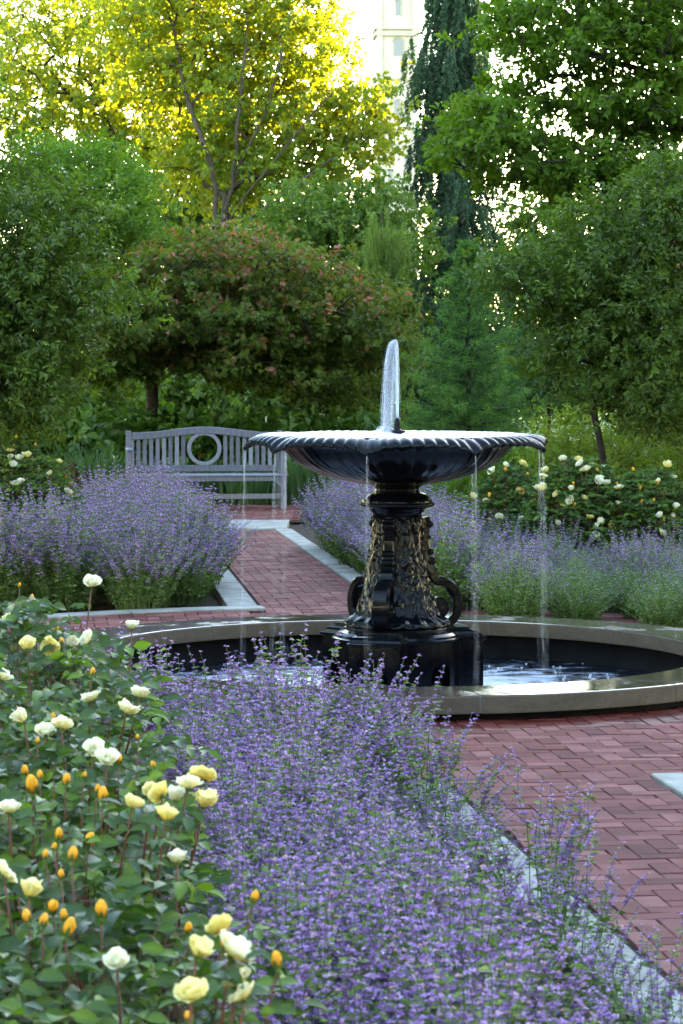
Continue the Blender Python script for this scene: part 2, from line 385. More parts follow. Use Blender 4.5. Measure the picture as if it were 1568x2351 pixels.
def mat_spray(name, alpha):
    m, nt, n, l, p = nmat(name)
    p.inputs['Base Color'].default_value = (.88, .91, .96, 1); p.inputs['Roughness'].default_value = .35
    tl = n.new('ShaderNodeBsdfTranslucent'); tl.inputs[0].default_value = (.9, .93, .98, 1)
    a = n.new('ShaderNodeMixShader'); a.inputs[0].default_value = .45; l.new(p.outputs[0], a.inputs[1]); l.new(tl.outputs[0], a.inputs[2])
    tr = n.new('ShaderNodeBsdfTransparent'); mx = n.new('ShaderNodeMixShader')
    at = n.new('ShaderNodeAttribute'); at.attribute_name = 'tint'
    mu = n.new('ShaderNodeMath'); mu.operation = 'MULTIPLY'; l.new(at.outputs['Fac'], mu.inputs[0]); mu.inputs[1].default_value = alpha
    l.new(mu.outputs[0], mx.inputs[0]); l.new(tr.outputs[0], mx.inputs[1]); l.new(a.outputs[0], mx.inputs[2])
    l.new(mx.outputs[0], n['Material Output'].inputs[0])
    return m
M['spray'] = mat_spray('falling_water', .9)
M['stream'] = mat_spray('thin_stream', .095)
M['tower'] = plain('cream_stone', (.40, .355, .29), .9, .2, .12, .35)
M['tower_trim'] = plain('cream_trim', (.35, .31, .25), .9, .2, .1, .5)
M['glass'] = plain('window_glass', (.06, .07, .09), .15, .5, .1, 1)
M['wallbrick'] = plain('red_wall_brick', (.24, .10, .075), .9, .2, .2, 3)
M['tower_window'] = plain('tower_window', (.17, .17, .18), .4)  # paler than the other glass: distance haze put into the colour
M['rooftile'] = plain('roof_grey', (.09, .09, .10), .8)

# ================================================================== ground
def ring_sheet(name, r0, r1, z, mat, seg=96, a0=0, a1=360):
    g = Geo(); a = np.radians(np.linspace(a0, a1, seg + 1))
    rr = [r0, r1] if r1 < 50 else [r0, 8, 20, 60, 200, r1]
    vs = np.concatenate([np.stack([PCX + r * np.sin(a), PCY - r * np.cos(a), np.full_like(a, z)], -1) for r in rr])
    i = np.arange(seg); f = []
    for k in range(len(rr) - 1):
        b0 = k * (seg + 1); f.append(np.stack([b0 + i, b0 + i + seg + 1, b0 + i + seg + 2, b0 + i + 1], -1))
    g.add(vs, np.concatenate(f)); return g.obj(name, mat)
struct(ring_sheet('ground', 2.15, 1500, -.045, M['soil']))
lw = struct(sheet('lawn', [(-200, 41.5), (200, 41.5), (400, 900), (-400, 900)], -.03, M['lawn']))
struct(ring_sheet('paving_bed', 2.15, 4.75, -.016, M['sand']))

# kerb lines (pictured edges turned into ground positions)
kA0, kA1 = G(1024, 1799)[:2], G(1429, 2159)[:2]            # front path, left kerb, brick side
kB0 = G(1486, 1776)[:2]                                    # front path, right kerb corner, brick side
dA = (kA1 - kA0) / np.linalg.norm(kA1 - kA0); nA = np.array([dA[1], -dA[0]])    # nA points left of the walking line -> into the bed
if nA[0] > 0: nA = -nA
kL0, kL1 = G(600, 1399)[:2], G(537.6, 1322)[:2]            # bench path, left kerb
kR0, kR1 = G(820, 1348)[:2], G(635, 1218)[:2]              # bench path, right kerb
dL = (kL1 - kL0) / np.linalg.norm(kL1 - kL0); dR = (kR1 - kR0) / np.linalg.norm(kR1 - kR0)
YB0 = G(600, 1215.5)[1]; YB1 = G(600, 1196)[1]             # concrete band across the path in front of the bench
def onL(Y): return kL0 + dL * (Y - kL0[1]) / dL[1]
def onR(Y): return kR0 + dR * (Y - kR0[1]) / dR[1]
def onA(Y): return kA0 + dA * (Y - kA0[1]) / dA[1]
def onB(Y): return kB0 + dA * (Y - kB0[1]) / dA[1]
struct(sheet('front_path_bed', [onA(12.6) - .05, onB(12.6) + .05, onB(3.0) + .05, onA(3.0) - .05], -.0145, M['sand']))
struct(sheet('bench_path_bed', [onL(20.2), onR(20.2), onR(YB1), onL(YB1)], -.0145, M['sand']))
struct(sheet('bench_terrace_bed', [(-4.6, YB1), (-.45, YB1), (-.45, 36.3), (-4.6, 36.3)], -.0145, M['sand']))

# concrete kerbs, cut into slabs
def kerb(name, lineA, lineB, cuts, top=.012):
    root = bpy.data.objects.new(name, None); COL.objects.link(root); struct(root)
    for a, b in zip(cuts[:-1], cuts[1:]):
        k = max(1, int(abs(b - a) / .5)); t = np.linspace(a, b, k + 1); e = (b - a) * .007 if abs(b - a) > .3 else 0
        t[0] += e; t[-1] -= e
        A = np.array([lineA(x) for x in t]); B = np.array([lineB(x) for x in t])
        n = len(t); vs = []
        for z, sh in ((-.1, 0), (top - .006, 0), (top, .006)):
            d = unit(B - A)
            vs += [np.c_[A + d * sh, np.full(n, z)], np.c_[B - d * sh, np.full(n, z)]]
        v = np.concatenate(vs); f = []
        I = lambda lev, side, i: (lev * 2 + side) * n + i
        for i in range(n - 1):
            f += [[I(2, 0, i), I(2, 1, i), I(2, 1, i + 1), I(2, 0, i + 1)]]
            for lev in (0, 1):
                f += [[I(lev, 0, i), I(lev + 1, 0, i), I(lev + 1, 0, i + 1), I(lev, 0, i + 1)], [I(lev, 1, i), I(lev, 1, i + 1), I(lev + 1, 1, i + 1), I(lev + 1, 1, i)]]
        for i in (0, n - 1):
            for lev in (0, 1): f += [[I(lev, 0, i), I(lev, 1, i), I(lev + 1, 1, i), I(lev + 1, 0, i)]]
        g = Geo(); g.add(v, np.array(f)); g.obj('concrete_slab', M['concrete'], root)
    return root
kerb('front_path_kerb', lambda y: onA(y) + nA * .215, lambda y: onA(y) + nA * .012, [12.45, 10.75, 9.1, 7.4, 5.7, 4.0, 3.0])
kerb('far_front_path_kerb', lambda y: onB(y), lambda y: onB(y) - nA * .25, [12.62, 10.9, 9.2, 7.5, 5.8, 4.0, 3.0])
def pol(r, deg):
    a = R_(deg); return np.array([PCX + r * math.sin(a), PCY - r * math.cos(a)])
kerb('right_ring_kerb', lambda d: pol(4.66, d), lambda d: pol(4.95, d), [14.2, 30, 46, 62], .0125)
kerb('left_ring_kerb', lambda d: pol(4.66, d), lambda d: pol(4.86, d), [-2.5, -20, -38, -56], .0125)
kerb('bench_path_left_kerb', lambda y: onL(y) + np.array([-.255, 0]), lambda y: onL(y) + np.array([-.012, 0]), [21.05, 23.5, 26, 28.5, YB0 - .01])
kerb('bench_path_right_kerb', lambda y: onR(y) + np.array([.0, 0]), lambda y: onR(y) + np.array([.19, 0]), [20.6, 23, 25.5, 28, YB0 - .01])
rgL = math.degrees(math.atan2(kL0[0] - PCX, PCY - kL0[1])); rL = np.linalg.norm(kL0 - np.array([PCX, PCY]))
kerb('back_ring_kerb', lambda d: pol(rL, d), lambda d: pol(rL + .2, d), [rgL - .5, rgL + 14, rgL + 28, rgL + 42, rgL + 56, rgL + 70], .0135)
kerb('bench_crossing', lambda x: np.array([x, YB0]), lambda x: np.array([x, YB1]), [-3.6, -2.4, -1.5, -.63], .0145)

# ------------------------------------------------------------------ herringbone bricks
def clip(poly, a, b):
    """keep the part with dot(p-a, b) <= 0"""
    out = []
    for i in range(len(poly)):
        p, q = poly[i], poly[(i + 1) % len(poly)]; dp = np.dot(p - a, b); dq = np.dot(q - a, b)
        if dp <= 0: out.append(p)
        if dp * dq < 0: out.append(p + (q - p) * dp / (dp - dq))
    return out
def area(p):
    p = np.array(p); return .5 * abs(np.sum(p[:, 0] * np.roll(p[:, 1], -1) - p[:, 1] * np.roll(p[:, 0], -1)))
W_ = .1016; rng = np.random.default_rng(7)
PC = np.array([PCX, PCY])
nL = np.array([-dL[1], dL[0]]);  nL = nL if nL[0] < 0 else -nL
nR = np.array([-dR[1], dR[0]]);  nR = nR if nR[0] > 0 else -nR
bricks = []
for i in range(-60, 60):
    for j in range(-130, 140):
        k = (i - j) % 4
        if k not in (0, 2): continue
        # horizontal brick when k == 0, one running away when k == 2
        if k == 0: c = [(i, j), (i + 2, j), (i + 2, j + 1), (i, j + 1)]
        else: c = [(i, j - 1), (i + 1, j - 1), (i + 1, j + 1), (i, j + 1)]
        gp = .0022
        u = np.array(c, float) * W_; cen = u.mean(0); u = cen + (u - cen) * (1 - gp * 2 / np.array([np.ptp(u[:, 0]), np.ptp(u[:, 1])]))
        P = [PC + AR * x + AX * y for x, y in u]; cw = PC + AR * cen[0] + AX * cen[1]
        d = np.linalg.norm(cw - PC)
        if abs(cw[0]) > .1275 * cw[1] + 2.2 or cw[1] < 5.0 or cw[1] > YB0 + .2: continue
        if d < 2.25: continue
        reg = None
        ang = math.degrees(math.atan2(cw[0] - PCX, PCY - cw[1]))
        full = area(P)
        if d < 4.72:
            if cw[1] > PCY:
                lim = rL - .01
                inpath = np.dot(cw - kL0, nL) < .1 and np.dot(cw - kR0, nR) < .1
                if d < lim + .1: reg = 'ring' if not inpath else 'rp'
                elif inpath: reg = 'bp'
            else:
                reg = 'ring'
        if cw[1] < PCY - 4.3 and np.dot(cw - kA0, nA) < .1 and np.dot(cw - kB0, -nA) < .1: reg = 'fp'
        if cw[1] > PCY and d >= 4.0 and np.dot(cw - kL0, nL) < .1 and np.dot(cw - kR0, nR) < .1: reg = 'bp'
        if reg is None: continue
        if reg == 'ring':
            lim = (rL - .01) if cw[1] > PCY else 4.52
            e = (cw - PC) / d; P = clip(P, PC + e * lim, e)
        if reg == 'fp':
            P = clip(P, kA0 - nA * .028, nA)
            if len(P) > 2: P = clip(P, kB0 + nA * .012, -nA)
        if reg in ('bp', 'rp') and cw[1] > kL0[1] - .3:
            P = clip(P, kL0 - nL * .02, nL)
            if len(P) > 2: P = clip(P, kR0 - nR * .01, nR)
            if len(P) > 2: P = clip(P, np.array([0, YB0 - .006]), np.array([0, 1.0]))
        if len(P) < 3 or area(P) < full * .12: continue
        bricks.append((cw, P, k, area(P) > full * .995))
# soldier course along the ring kerb
for side, a0, a1 in ((1, 15.2, 62), (-1, 3.0, 56)):
    for d_ in np.arange(a0, a1, 1.27):
        a = d_ * side; h = .63 * side
        P = [pol(4.53, a - h * .97), pol(4.645, a - h * .97), pol(4.645, a + h * .97), pol(4.53, a + h * .97)]
        cw = np.mean(P, 0)
        if abs(cw[0]) > .1275 * cw[1] + 2.2: continue
        bricks.append((cw, P, 9, False))
def brick_geo(g, P, tint, dz=0.0, tilt=(0, 0), origin=np.zeros(2)):
    P = np.array(P) - origin; n = len(P); c = P.mean(0)
    s = 1 - .005 / np.maximum(np.linalg.norm(P - c, axis=1), .02)
    T = c + (P - c) * s[:, None]
    zt = dz + (T - c) @ np.array(tilt)
    v = np.concatenate([np.c_[P, np.full(n, -.03)], np.c_[P, zt - .004], np.c_[T, zt]])
    i = np.arange(n); k = (i + 1) % n
    n0 = g.n
    g.add(v, np.concatenate([np.stack([i, k, n + k, n + i], -1), np.stack([n + i, n + k, 2 * n + k, 2 * n + i], -1)]), tint)
    g.f.append(np.array([list(range(2 * n, 3 * n))]) + n0); g.m.append(np.zeros(1, int))
paving = bpy.data.objects.new('brick_paving', None); COL.objects.link(paving); struct(paving)
def inview(c):
    x = CX + FP * c[0] / c[1]; y = HY + FP * CH / c[1]
    return 960 < x < 1590 and y < 2380 and (y > 1640 or x < 0)
seen = sorted([b for b in bricks if inview(b[0])], key=lambda b: b[0][1])[:298]
ids = set(id(b) for b in seen)
proto = {}
for k in (0, 2):
    g = Geo(); hx, hy = (W_ - .0022, W_ / 2 - .0022) if k == 0 else (W_ / 2 - .0022, W_ - .0022)
    brick_geo(g, [(-hx, -hy), (hx, -hy), (hx, hy), (-hx, hy)], 0.0)
    proto[k] = g.mesh('brick', M['brick'])
rest = Geo()
for b in bricks:
    cw, P, k, whole = b
    dz = rng.normal(0, .0012); ti = rng.normal(0, .012, 2)
    if id(b) in ids:
        if whole:
            o = link('brick', proto[k], paving, (cw[0], cw[1], dz)); o.rotation_euler = (ti[1], -ti[0], YAW)
        else:
            g = Geo(); brick_geo(g, P, 0.0, dz, ti, cw); o = g.obj('brick', M['brick'], paving); o.location = (cw[0], cw[1], 0)
    else: brick_geo(rest, P, rng.random(), dz, ti)
# terrace in front of the bench: rows of pavers
for r in range(18):
    for c in range(22):
        y = YB1 + .03 + r * .2; x = -4.3 + (c + .5 * (r % 2)) * .205
        if x > -.62 or y > 36.2: continue
        brick_geo(rest, [(x, y), (x + .2, y), (x + .2, y + .195), (x, y + .195)], rng.random(), rng.normal(0, .001))
ro = rest.obj('brick_field', M['brick'], paving); ro['kind'] = 'stuff'
# ================================================================== pool
WZ = -.12
pool = thing('fountain_pool', 'round sunken pool with wet tan stone coping around the black fountain', 'pool', (PCX, PCY, 0))
g = Geo(); lathe(g, [(2.0, -.5), (2.0, .036), (2.3, .036), (2.3, -.2)], 128); g.obj('basin_wall', M['poolwall'], pool, True)
g = Geo(); a = np.arange(64) / 64 * 2 * np.pi
g.add(np.c_[2.0 * np.sin(a), 2.0 * np.cos(a), np.full(64, -.5)], np.array([list(range(64))])); g.obj('basin_floor', M['poolwall'], pool)
for k in range(12):
    a0 = 9.7 + 30 * k + .10; a1 = a0 + 29.8
    prof = np.array([(1.932, .042), (1.93, .05), (1.93, .130), (1.936, .138), (1.945, .140), (2.368, .140), (2.378, .138), (2.383, .13), (2.383, .05), (2.381, .042)])
    A = np.radians(np.linspace(a0, a1, 15)); n = len(prof); mA = len(A)
    v = np.stack([np.outer(np.sin(A), prof[:, 0]), -np.outer(np.cos(A), prof[:, 0]), np.broadcast_to(prof[:, 1], (mA, n))], -1).reshape(-1, 3)
    f = []
    for i in range(mA - 1):
        for j in range(n): f.append([i * n + j, i * n + (j + 1) % n, (i + 1) * n + (j + 1) % n, (i + 1) * n + j])
    g = Geo(); g.add(v, np.array(f)); g.f.append(np.array([list(range(n))[::-1], list(range((mA - 1) * n, mA * n))])); g.m.append(np.zeros(2, int))
    g.obj('coping_stone', M['coping'], pool)
    J = np.radians([a0 - .2, a0]); pj = np.array([(1.934, .045), (1.934, .134), (2.379, .1365), (2.379, .045)])
    v = np.stack([np.outer(np.sin(J), pj[:, 0]), -np.outer(np.cos(J), pj[:, 0]), np.broadcast_to(pj[:, 1], (2, 4))], -1).reshape(-1, 3)
    g = Geo(); g.add(v, np.array([[j, (j + 1) % 4, 4 + (j + 1) % 4, 4 + j] for j in range(4)])); g.obj('mortar_joint', M['joint'], pool)
# water in the basin, gently heaved
g = Geo(); nr, na = 60, 180
rr = np.linspace(0.02, 2.0, nr); aa = np.arange(na) / na * 2 * np.pi
X = np.outer(rr, np.sin(aa)); Y = np.outer(rr, np.cos(aa))
Zw = np.array([mnoise.noise(Vector((x * 4.2, y * 4.2, 3.0))) * .009 + mnoise.noise(Vector((x * 11, y * 11, 8.0))) * .005 for x, y in zip(X.ravel(), Y.ravel())]).reshape(nr, na)
Zw *= np.clip(1.7 - rr, .3, 1)[:, None]
v = np.stack([X + PCX, Y + PCY, WZ + Zw], -1).reshape(-1, 3)
i = np.arange(nr - 1)[:, None] * na; j = np.arange(na)[None]; k = (j + 1) % na
g.add(v, np.stack([i + j, i + na + j, i + na + k, i + k], -1).reshape(-1, 4))
struct(g.obj('pool_water', M['water'], None, True))

# ================================================================== fountain
F = thing('tiered_fountain', 'black cast iron fountain with fluted leaf-edged bowl on scrolled column', 'fountain', (PCX, PCY, 0))
TH = [R_(-17), R_(103), R_(223)]
# plinth: a drum with three blocks, arched openings at the waterline
def plinth_r(a):
    r = np.full_like(a, .395)
    for t in TH:
        d = (a - t + np.pi) % (2 * np.pi) - np.pi
        lx = np.abs(np.tan(np.clip(d, -1.2, 1.2)))
        rb = np.minimum(.515 / np.cos(np.clip(d, -1.2, 1.2)), .165 / np.maximum(np.abs(np.sin(d)), 1e-3))
        rb = np.where(np.abs(d) < 1.2, rb, 0)
        r = np.maximum(r, np.minimum(rb, .56))
    return r
NA = 540; aa = np.arange(NA) / NA * 2 * np.pi; pr = plinth_r(aa)
lev = [(-.32, 1.0)] + [(z, 1.0) for z in np.linspace(-.13, .10, 34)] + [(.205, 1.0), (.207, 1.035), (.222, 1.04), (.228, 1.0), (.243, .985), (.258, .93), (.266, .87), (.272, .84), (.284, .84), (.288, .83), (.29, .0)]
v = np.concatenate([np.stack([pr * s * np.sin(aa), -pr * s * np.cos(aa), np.full(NA, z)], -1) for z, s in lev])
f = []
opens = [TH[0] + R_(60 * q) for q in range(6)]
for li in range(len(lev) - 1):
    z = (lev[li][0] + lev[li + 1][0]) / 2
    for q in range(NA):
        if z < .09:
            am = aa[q] + np.pi / NA; hole = False
            for oi, o_ in enumerate(opens):
                d = (am - o_ + np.pi) % (2 * np.pi) - np.pi; R0 = .515 if oi % 2 == 0 else .395
                if abs(d) < .6:
                    x = math.tan(d) * R0 if oi % 2 == 0 else d * R0
                    if abs(x) < .082 and z < -.005 + math.sqrt(.082 ** 2 - x * x): hole = True
            if hole: continue
        q2 = (q + 1) % NA; f.append([li * NA + q, li * NA + q2, (li + 1) * NA + q2, (li + 1) * NA + q])
g = Geo(); g.add(v, np.array(f))
vi = v.copy(); vi[:, :2] *= .93                                   # inner skin of the hollow plinth
g.add(vi[:36 * NA], np.array([q for q in f if max(q) < 36 * NA])); g.obj('plinth', M['iron'], F)
# column shaft with cast foliage in relief
prof = [(.30, .288), (.31, .30), (.285, .33), (.25, .36), (.235, .40), (.222, .45), (.205, .50), (.192, .56), (.178, .62), (.166, .70), (.156, .78), (.150, .86), (.147, .93), (.148, .98)]
zz = np.linspace(.288, .98, 150); pz = [p[1] for p in prof]; prr = np.interp(zz, pz, [p[0] for p in prof]) * 1.07
def relief(r, z, A, I):
    out = r.copy()
    for ii in range(r.shape[0]):
        for jj in range(r.shape[1]):
            a_ = A[ii, jj]; z_ = z[ii, jj]
            vec = Vector((math.sin(a_) * 1.9, math.cos(a_) * 1.9, z_ * 8.5))
            d, _ = mnoise.voronoi(vec + Vector((0, 0, .35 * math.sin(a_ * 9))))
            vec2 = Vector((math.sin(a_) * 4.6, math.cos(a_) * 4.6, z_ * 15))
            d2, _ = mnoise.voronoi(vec2)
            rel = (d[1] - d[0]) * .017 + (d2[1] - d2[0]) * .010 - .008
            # hanging acanthus leaves round the foot
            rel += .011 * max(0, math.cos(a_ * 9)) * math.exp(-((z_ - .40) / .09) ** 2) + .008 * max(0, math.cos(a_ * 12 + 1)) * math.exp(-((z_ - .66) / .08) ** 2)
            rel += .012 * math.exp(-((z_ - .33) / .03) ** 2) * (1 + math.sin(a_ * 18))
            e = min(1, (z_ - .288) / .02, (.98 - z_) / .015)
            out[ii, jj] = r[ii, jj] + rel * max(0, e)
    return out, z
g = Geo(); lathe(g, np.c_[prr, zz], 220, disp=relief); g.obj('column', M['iron_relief'], F, True)
# collar with beaded edge
cp = [(.148, .978), (.155, .985), (.155, .998), (.166, 1.005), (.176, 1.022), (.182, 1.030), (.215, 1.038), (.226, 1.044), (.233, 1.052), (.226, 1.062), (.220, 1.067), (.222, 1.073), (.214, 1.085), (.196, 1.104), (.18, 1.116), (.166, 1.122), (.146, 1.128), (.138, 1.134), (.136, 1.15)]
def bead(r, z, A, I):
    k = (I >= 7) & (I <= 9); return r + np.where(k, .004 * np.cos(A * 60 + z * 200), 0), z
g = Geo(); lathe(g, cp, 480, disp=bead); g.obj('collar', M['iron'], F, True)
# three scrolled brackets
def bracket(theta):
    g = Geo(); er = np.array([math.sin(theta), -math.cos(theta), 0]); et = np.array([math.cos(theta), math.sin(theta), 0]); ez = np.array([0, 0, 1.])
    def strap(path, th, wd):
        path = np.array(path, float); t = np.linspace(0, 1, len(path)); tt = np.linspace(0, 1, len(path) * 6)
        def cr(c):
            out = []
            for x in tt * (len(path) - 1):
                i = min(int(x), len(path) - 2); u = x - i
                p0, p1, p2, p3 = c[max(i - 1, 0)], c[i], c[i + 1], c[min(i + 2, len(c) - 1)]
                out.append(.5 * (2 * p1 + (p2 - p0) * u + (2 * p0 - 5 * p1 + 4 * p2 - p3) * u * u + (3 * p1 - p0 - 3 * p2 + p3) * u ** 3))
            return np.array(out)
        p = np.stack([cr(path[:, 0]), cr(path[:, 1])], -1); T = unit(np.gradient(p, axis=0)); N = np.stack([T[:, 1], -T[:, 0]], -1)
        wd = np.interp(tt, np.linspace(0, 1, len(wd)), wd)
        vs = []; b = .008
        for (u, s) in ((-1, -1 + .2), (-1 + .3, -1), (1 - .3, -1), (1, -1 + .2), (1, 1 - .2), (1 - .3, 1), (-1 + .3, 1), (-1, 1 - .2)):
            q = p + N * (u * th / 2); vs.append(q[:, :1] * er + q[:, 1:] * ez + (s * wd / 2)[:, None] * et)
        v = np.stack(vs, 1).reshape(-1, 3); n = len(p); f = []
        for i in range(n - 1):
            for j in range(8): f.append([i * 8 + j, i * 8 + (j + 1) % 8, (i + 1) * 8 + (j + 1) % 8, (i + 1) * 8 + j])
        n0 = g.n; g.add(v, np.array(f)); g.f.append(np.array([list(range(8)), list(range((n - 1) * 8, n * 8))]) + n0); g.m.append(np.zeros(2, int))
    strap([(.168, .968), (.178, .93), (.172, .86), (.176, .79), (.190, .72), (.200, .67), (.222, .632), (.240, .622)], .058, [.06, .065, .07, .08, .095])
    strap([(.215, .635), (.228, .60), (.250, .570), (.300, .562), (.345, .535), (.376, .480), (.384, .415), (.368, .345), (.325, .305), (.275, .300), (.238, .322), (.215, .365), (.222, .415), (.252, .438), (.284, .425), (.296, .395), (.280, .368), (.256, .372)], .056, [.095, .105, .11, .11, .11])
    for (r, z, rad, w_) in ((.216, .695, .028, .09), (.207, .752, .022, .085), (.203, .925, .023, .08), (.192, .957, .017, .075), (.200, .845, .012, .075), (.258, .398, .03, .118)):
        a = np.arange(20) / 20 * 2 * np.pi; ring = []
        for s, q in ((-1, .55), (-1, .6), (-.88, .95), (-.8, 1), (.8, 1), (.88, .95), (1, .6), (1, .55)):
            ring.append((r + rad * q * np.cos(a))[:, None] * er + (z + rad * q * np.sin(a))[:, None] * ez + s * w_ / 2 * et)
        v = np.concatenate(ring); i = np.arange(7)[:, None] * 20; j = np.arange(20)[None]; k = (j + 1) % 20
        n0 = g.n; g.add(v, np.stack([i + j, i + k, i + 20 + k, i + 20 + j], -1).reshape(-1, 4)); g.f.append(np.array([list(range(20)), list(range(140, 160))]) + n0); g.m.append(np.zeros(2, int))
    return g
for t in TH: bracket(t).obj('scroll_bracket', M['iron'], F, False)
# bowl with gadrooned, drooping lip and nine leaf spouts
bp = [(.136, 1.148), (.142, 1.158), (.165, 1.172), (.205, 1.182), (.276, 1.193), (.385, 1.216), (.46, 1.238), (.522, 1.262), (.58, 1.288), (.632, 1.320), (.675, 1.356), (.705, 1.39), (.735, 1.426), (.79, 1.452), (.84, 1.456), (.885, 1.451), (.915, 1.442), (.932, 1.435), (.938, 1.437), (.938, 1.446), (.930, 1.460), (.912, 1.474), (.888, 1.485), (.862, 1.492), (.838, 1.495), (.815, 1.492), (.79, 1.482), (.72, 1.45), (.5, 1.41), (.2, 1.39), (.001, 1.385)]
SP = [R_(-12 + 40 * q) for q in range(9)]
def bowl_d(r, z, A, I):
    lip = np.interp(r, [.74, .82, .90], [0, .55, 1]) * (I >= 12) * (I <= 26)
    tw = (I - 12) * .05
    fl = np.abs(np.cos(40.5 * (A + tw * .07)))
    r2 = r + lip * .012 * (fl - .5); z2 = z + lip * .008 * (fl - .5)
    outer = np.interp(r, [.80, .86, .94], [0, .35, 1]) * (I >= 13) * (I <= 25)
    s = np.zeros_like(r)
    for t in SP:
        d = (A - t + np.pi) % (2 * np.pi) - np.pi; s = np.maximum(s, np.exp(-(d / .075) ** 2))
    ph = .5 + .5 * np.cos(9 * (A - SP[0]))
    z2 = z2 - outer * (.038 * s + .008 * ph); r2 = r2 + outer * (.024 * s + .006 * ph)
    body = ((I > 3) & (I < 13)).astype(float) * np.interp(r, [.2, .4, .75], [0, 1, .6])
    lob = np.abs(np.cos(4.5 * (A - SP[0]))) ** .6 + .35 * np.abs(np.cos(22.5 * (A - SP[0]) + z * 9))
    r2 = r2 + body * .022 * (lob - .9)
    return r2, z2
g = Geo(); lathe(g, bp, 990, disp=bowl_d); g.obj('bowl', M['iron'], F, True)
g = Geo(); lathe(g, [(.03, 1.40), (.03, 1.497), (.052, 1.503), (.052, 1.515), (.026, 1.52), (.02, 1.545), (.022, 1.552), (.018, 1.56), (.015, 1.592), (.008, 1.594)], 24); g.obj('nozzle', M['iron'], F, True)
# water standing in the bowl
g = Geo(); nr, na = 34, 120; rr = np.linspace(.02, .83, nr); aa = np.arange(na) / na * 2 * np.pi
X = np.outer(rr, np.sin(aa)); Y = np.outer(rr, np.cos(aa))
Zw = np.array([mnoise.noise(Vector((x * 9, y * 9, 1.0))) * .006 + mnoise.noise(Vector((x * 22, y * 22, 5.0))) * .003 for x, y in zip(X.ravel(), Y.ravel())]).reshape(nr, na)
Zw += .018 * np.exp(-((X + .09) ** 2 + Y ** 2) / .008)
i = np.arange(nr - 1)[:, None] * na; j = np.arange(na)[None]; k = (j + 1) % na
g.add(np.stack([X + PCX, Y + PCY, 1.492 + Zw], -1).reshape(-1, 3), np.stack([i + j, i + na + j, i + na + k, i + k], -1).reshape(-1, 4))
struct(g.obj('bowl_water', M['bowlwater'], None, True))
# jet: rising column, falling veil blown to the left, splash where it lands
rng = np.random.default_rng(11); g = Geo()
for q in range(30):
    h = rng.uniform(.36, .485); a = rng.uniform(0, 6.28); r0 = rng.uniform(0, .008)
    s = np.linspace(0, 1, 9); x = r0 * math.cos(a) - .018 * s ** 2 + rng.normal(0, .004) * s; y = r0 * math.sin(a) + rng.normal(0, .006) * s
    tube(g, np.c_[x, y, 1.594 + h * s], np.interp(s, [0, .8, 1], [.0035, .0045, .001]), 4, np.interp(s, [0, .6, 1], [.8, .7, .2]))
for q in range(330):
    hf = 1 - min(.45, abs(rng.normal(0, .09))); h = 1.594 + .495 * hf; xl = (-.064 + rng.normal(0, .017)) * (.5 + .5 * hf); x0 = -.010 + rng.normal(0, .005)
    if q % 12 == 0: xl = rng.uniform(-.02, .02)
    s = np.linspace(0, 1, 14); x = x0 + (xl - x0) * np.minimum(1, s * 1.02) ** .36; y0 = rng.normal(0, .035); y = y0 * np.sqrt(s)
    zb = 1.50 if q % 2 else rng.uniform(1.5, 1.95); z = h - (h - zb) * s ** 1.35
    tube(g, np.c_[x, y, z], np.interp(s, [0, .15, 1], [.002, .0042, .0030]) * rng.uniform(.5, 1.3), 3, np.interp(s, [0, .2, .6, 1], [.26, .15, .07, .06]) * rng.uniform(.4, 1.3))
for q in range(70):
    a = rng.uniform(0, 6.28); sp = rng.uniform(.02, .09); hh = rng.uniform(.01, .05); s = np.linspace(0, 1, 6)
    x = -.085 + sp * s * math.cos(a); y = sp * s * math.sin(a)
    tube(g, np.c_[x, y, 1.497 + hh * 4 * s * (1 - s * .95)], .0022, 3, .45)
jet = g.obj('water_jet', M['spray'], None, True); jet.location = (PCX, PCY, 0)
tag(jet, 'white jet of water rising from the middle of the fountain bowl', 'water jet')
# thin streams from the leaf spouts
ang = [math.degrees(t) for t in SP]
for q, t in enumerate(SP):
    g = Geo(); base = np.array([math.sin(t), -math.cos(t)]); tng = np.array([math.cos(t), math.sin(t)])
    r0 = .957; zt = 1.395; S = 40; u = np.linspace(0, 1, S); z = zt + (WZ - zt) * u; fall = np.sqrt(zt - z)
    for s_ in range(9):
        off = rng.normal(0, .007); dr = rng.uniform(-.006, .03); wob = np.array([mnoise.noise(Vector((s_ * 7.3, q * 3.1, k * .25))) for k in range(S)]); wob2 = np.array([mnoise.noise(Vector((s_ * 5.1 + 40, q * 2.7, k * .6))) for k in range(S)])
        rad = r0 + dr * fall; o2 = off * (.3 + 1.2 * fall) + .008 * wob * fall
        P = np.c_[base[0] * rad + tng[0] * o2, base[1] * rad + tng[1] * o2, z]
        tt = np.interp(u, [0, .12, .35, 1], [1, .75, .22, .13]) * np.clip(.55 + 1.6 * wob2, 0.05, 1.4) * rng.uniform(.4, 1)
        tube(g, P, np.interp(u, [0, .1, 1], [.004, .0035, .008]) * rng.uniform(.5, 1.3) * np.clip(1 + .8 * wob2, .3, 2), 5, tt, cap=False)
    o = g.obj('water_stream', M['stream'], None, True); o.location = (PCX, PCY, 0)
    tag(o, 'thin stream of water falling from a leaf spout of the fountain bowl', 'water stream', 'streams falling from the fountain bowl')
g = Geo()
for q in range(60):
    a = rng.uniform(R_(25), R_(150)); r = rng.uniform(1.1, 1.85); s = rng.uniform(.004, .010)
    c = np.array([PCX + r * math.sin(a), PCY - r * math.cos(a), WZ + s * .6 + rng.choice([0, 0, rng.uniform(0, .05)])])
    lathe(g, [(.001, -s), (s * .7, -s * .7), (s, 0), (s * .7, s * .7), (.001, s)], 8, .45, c=c)
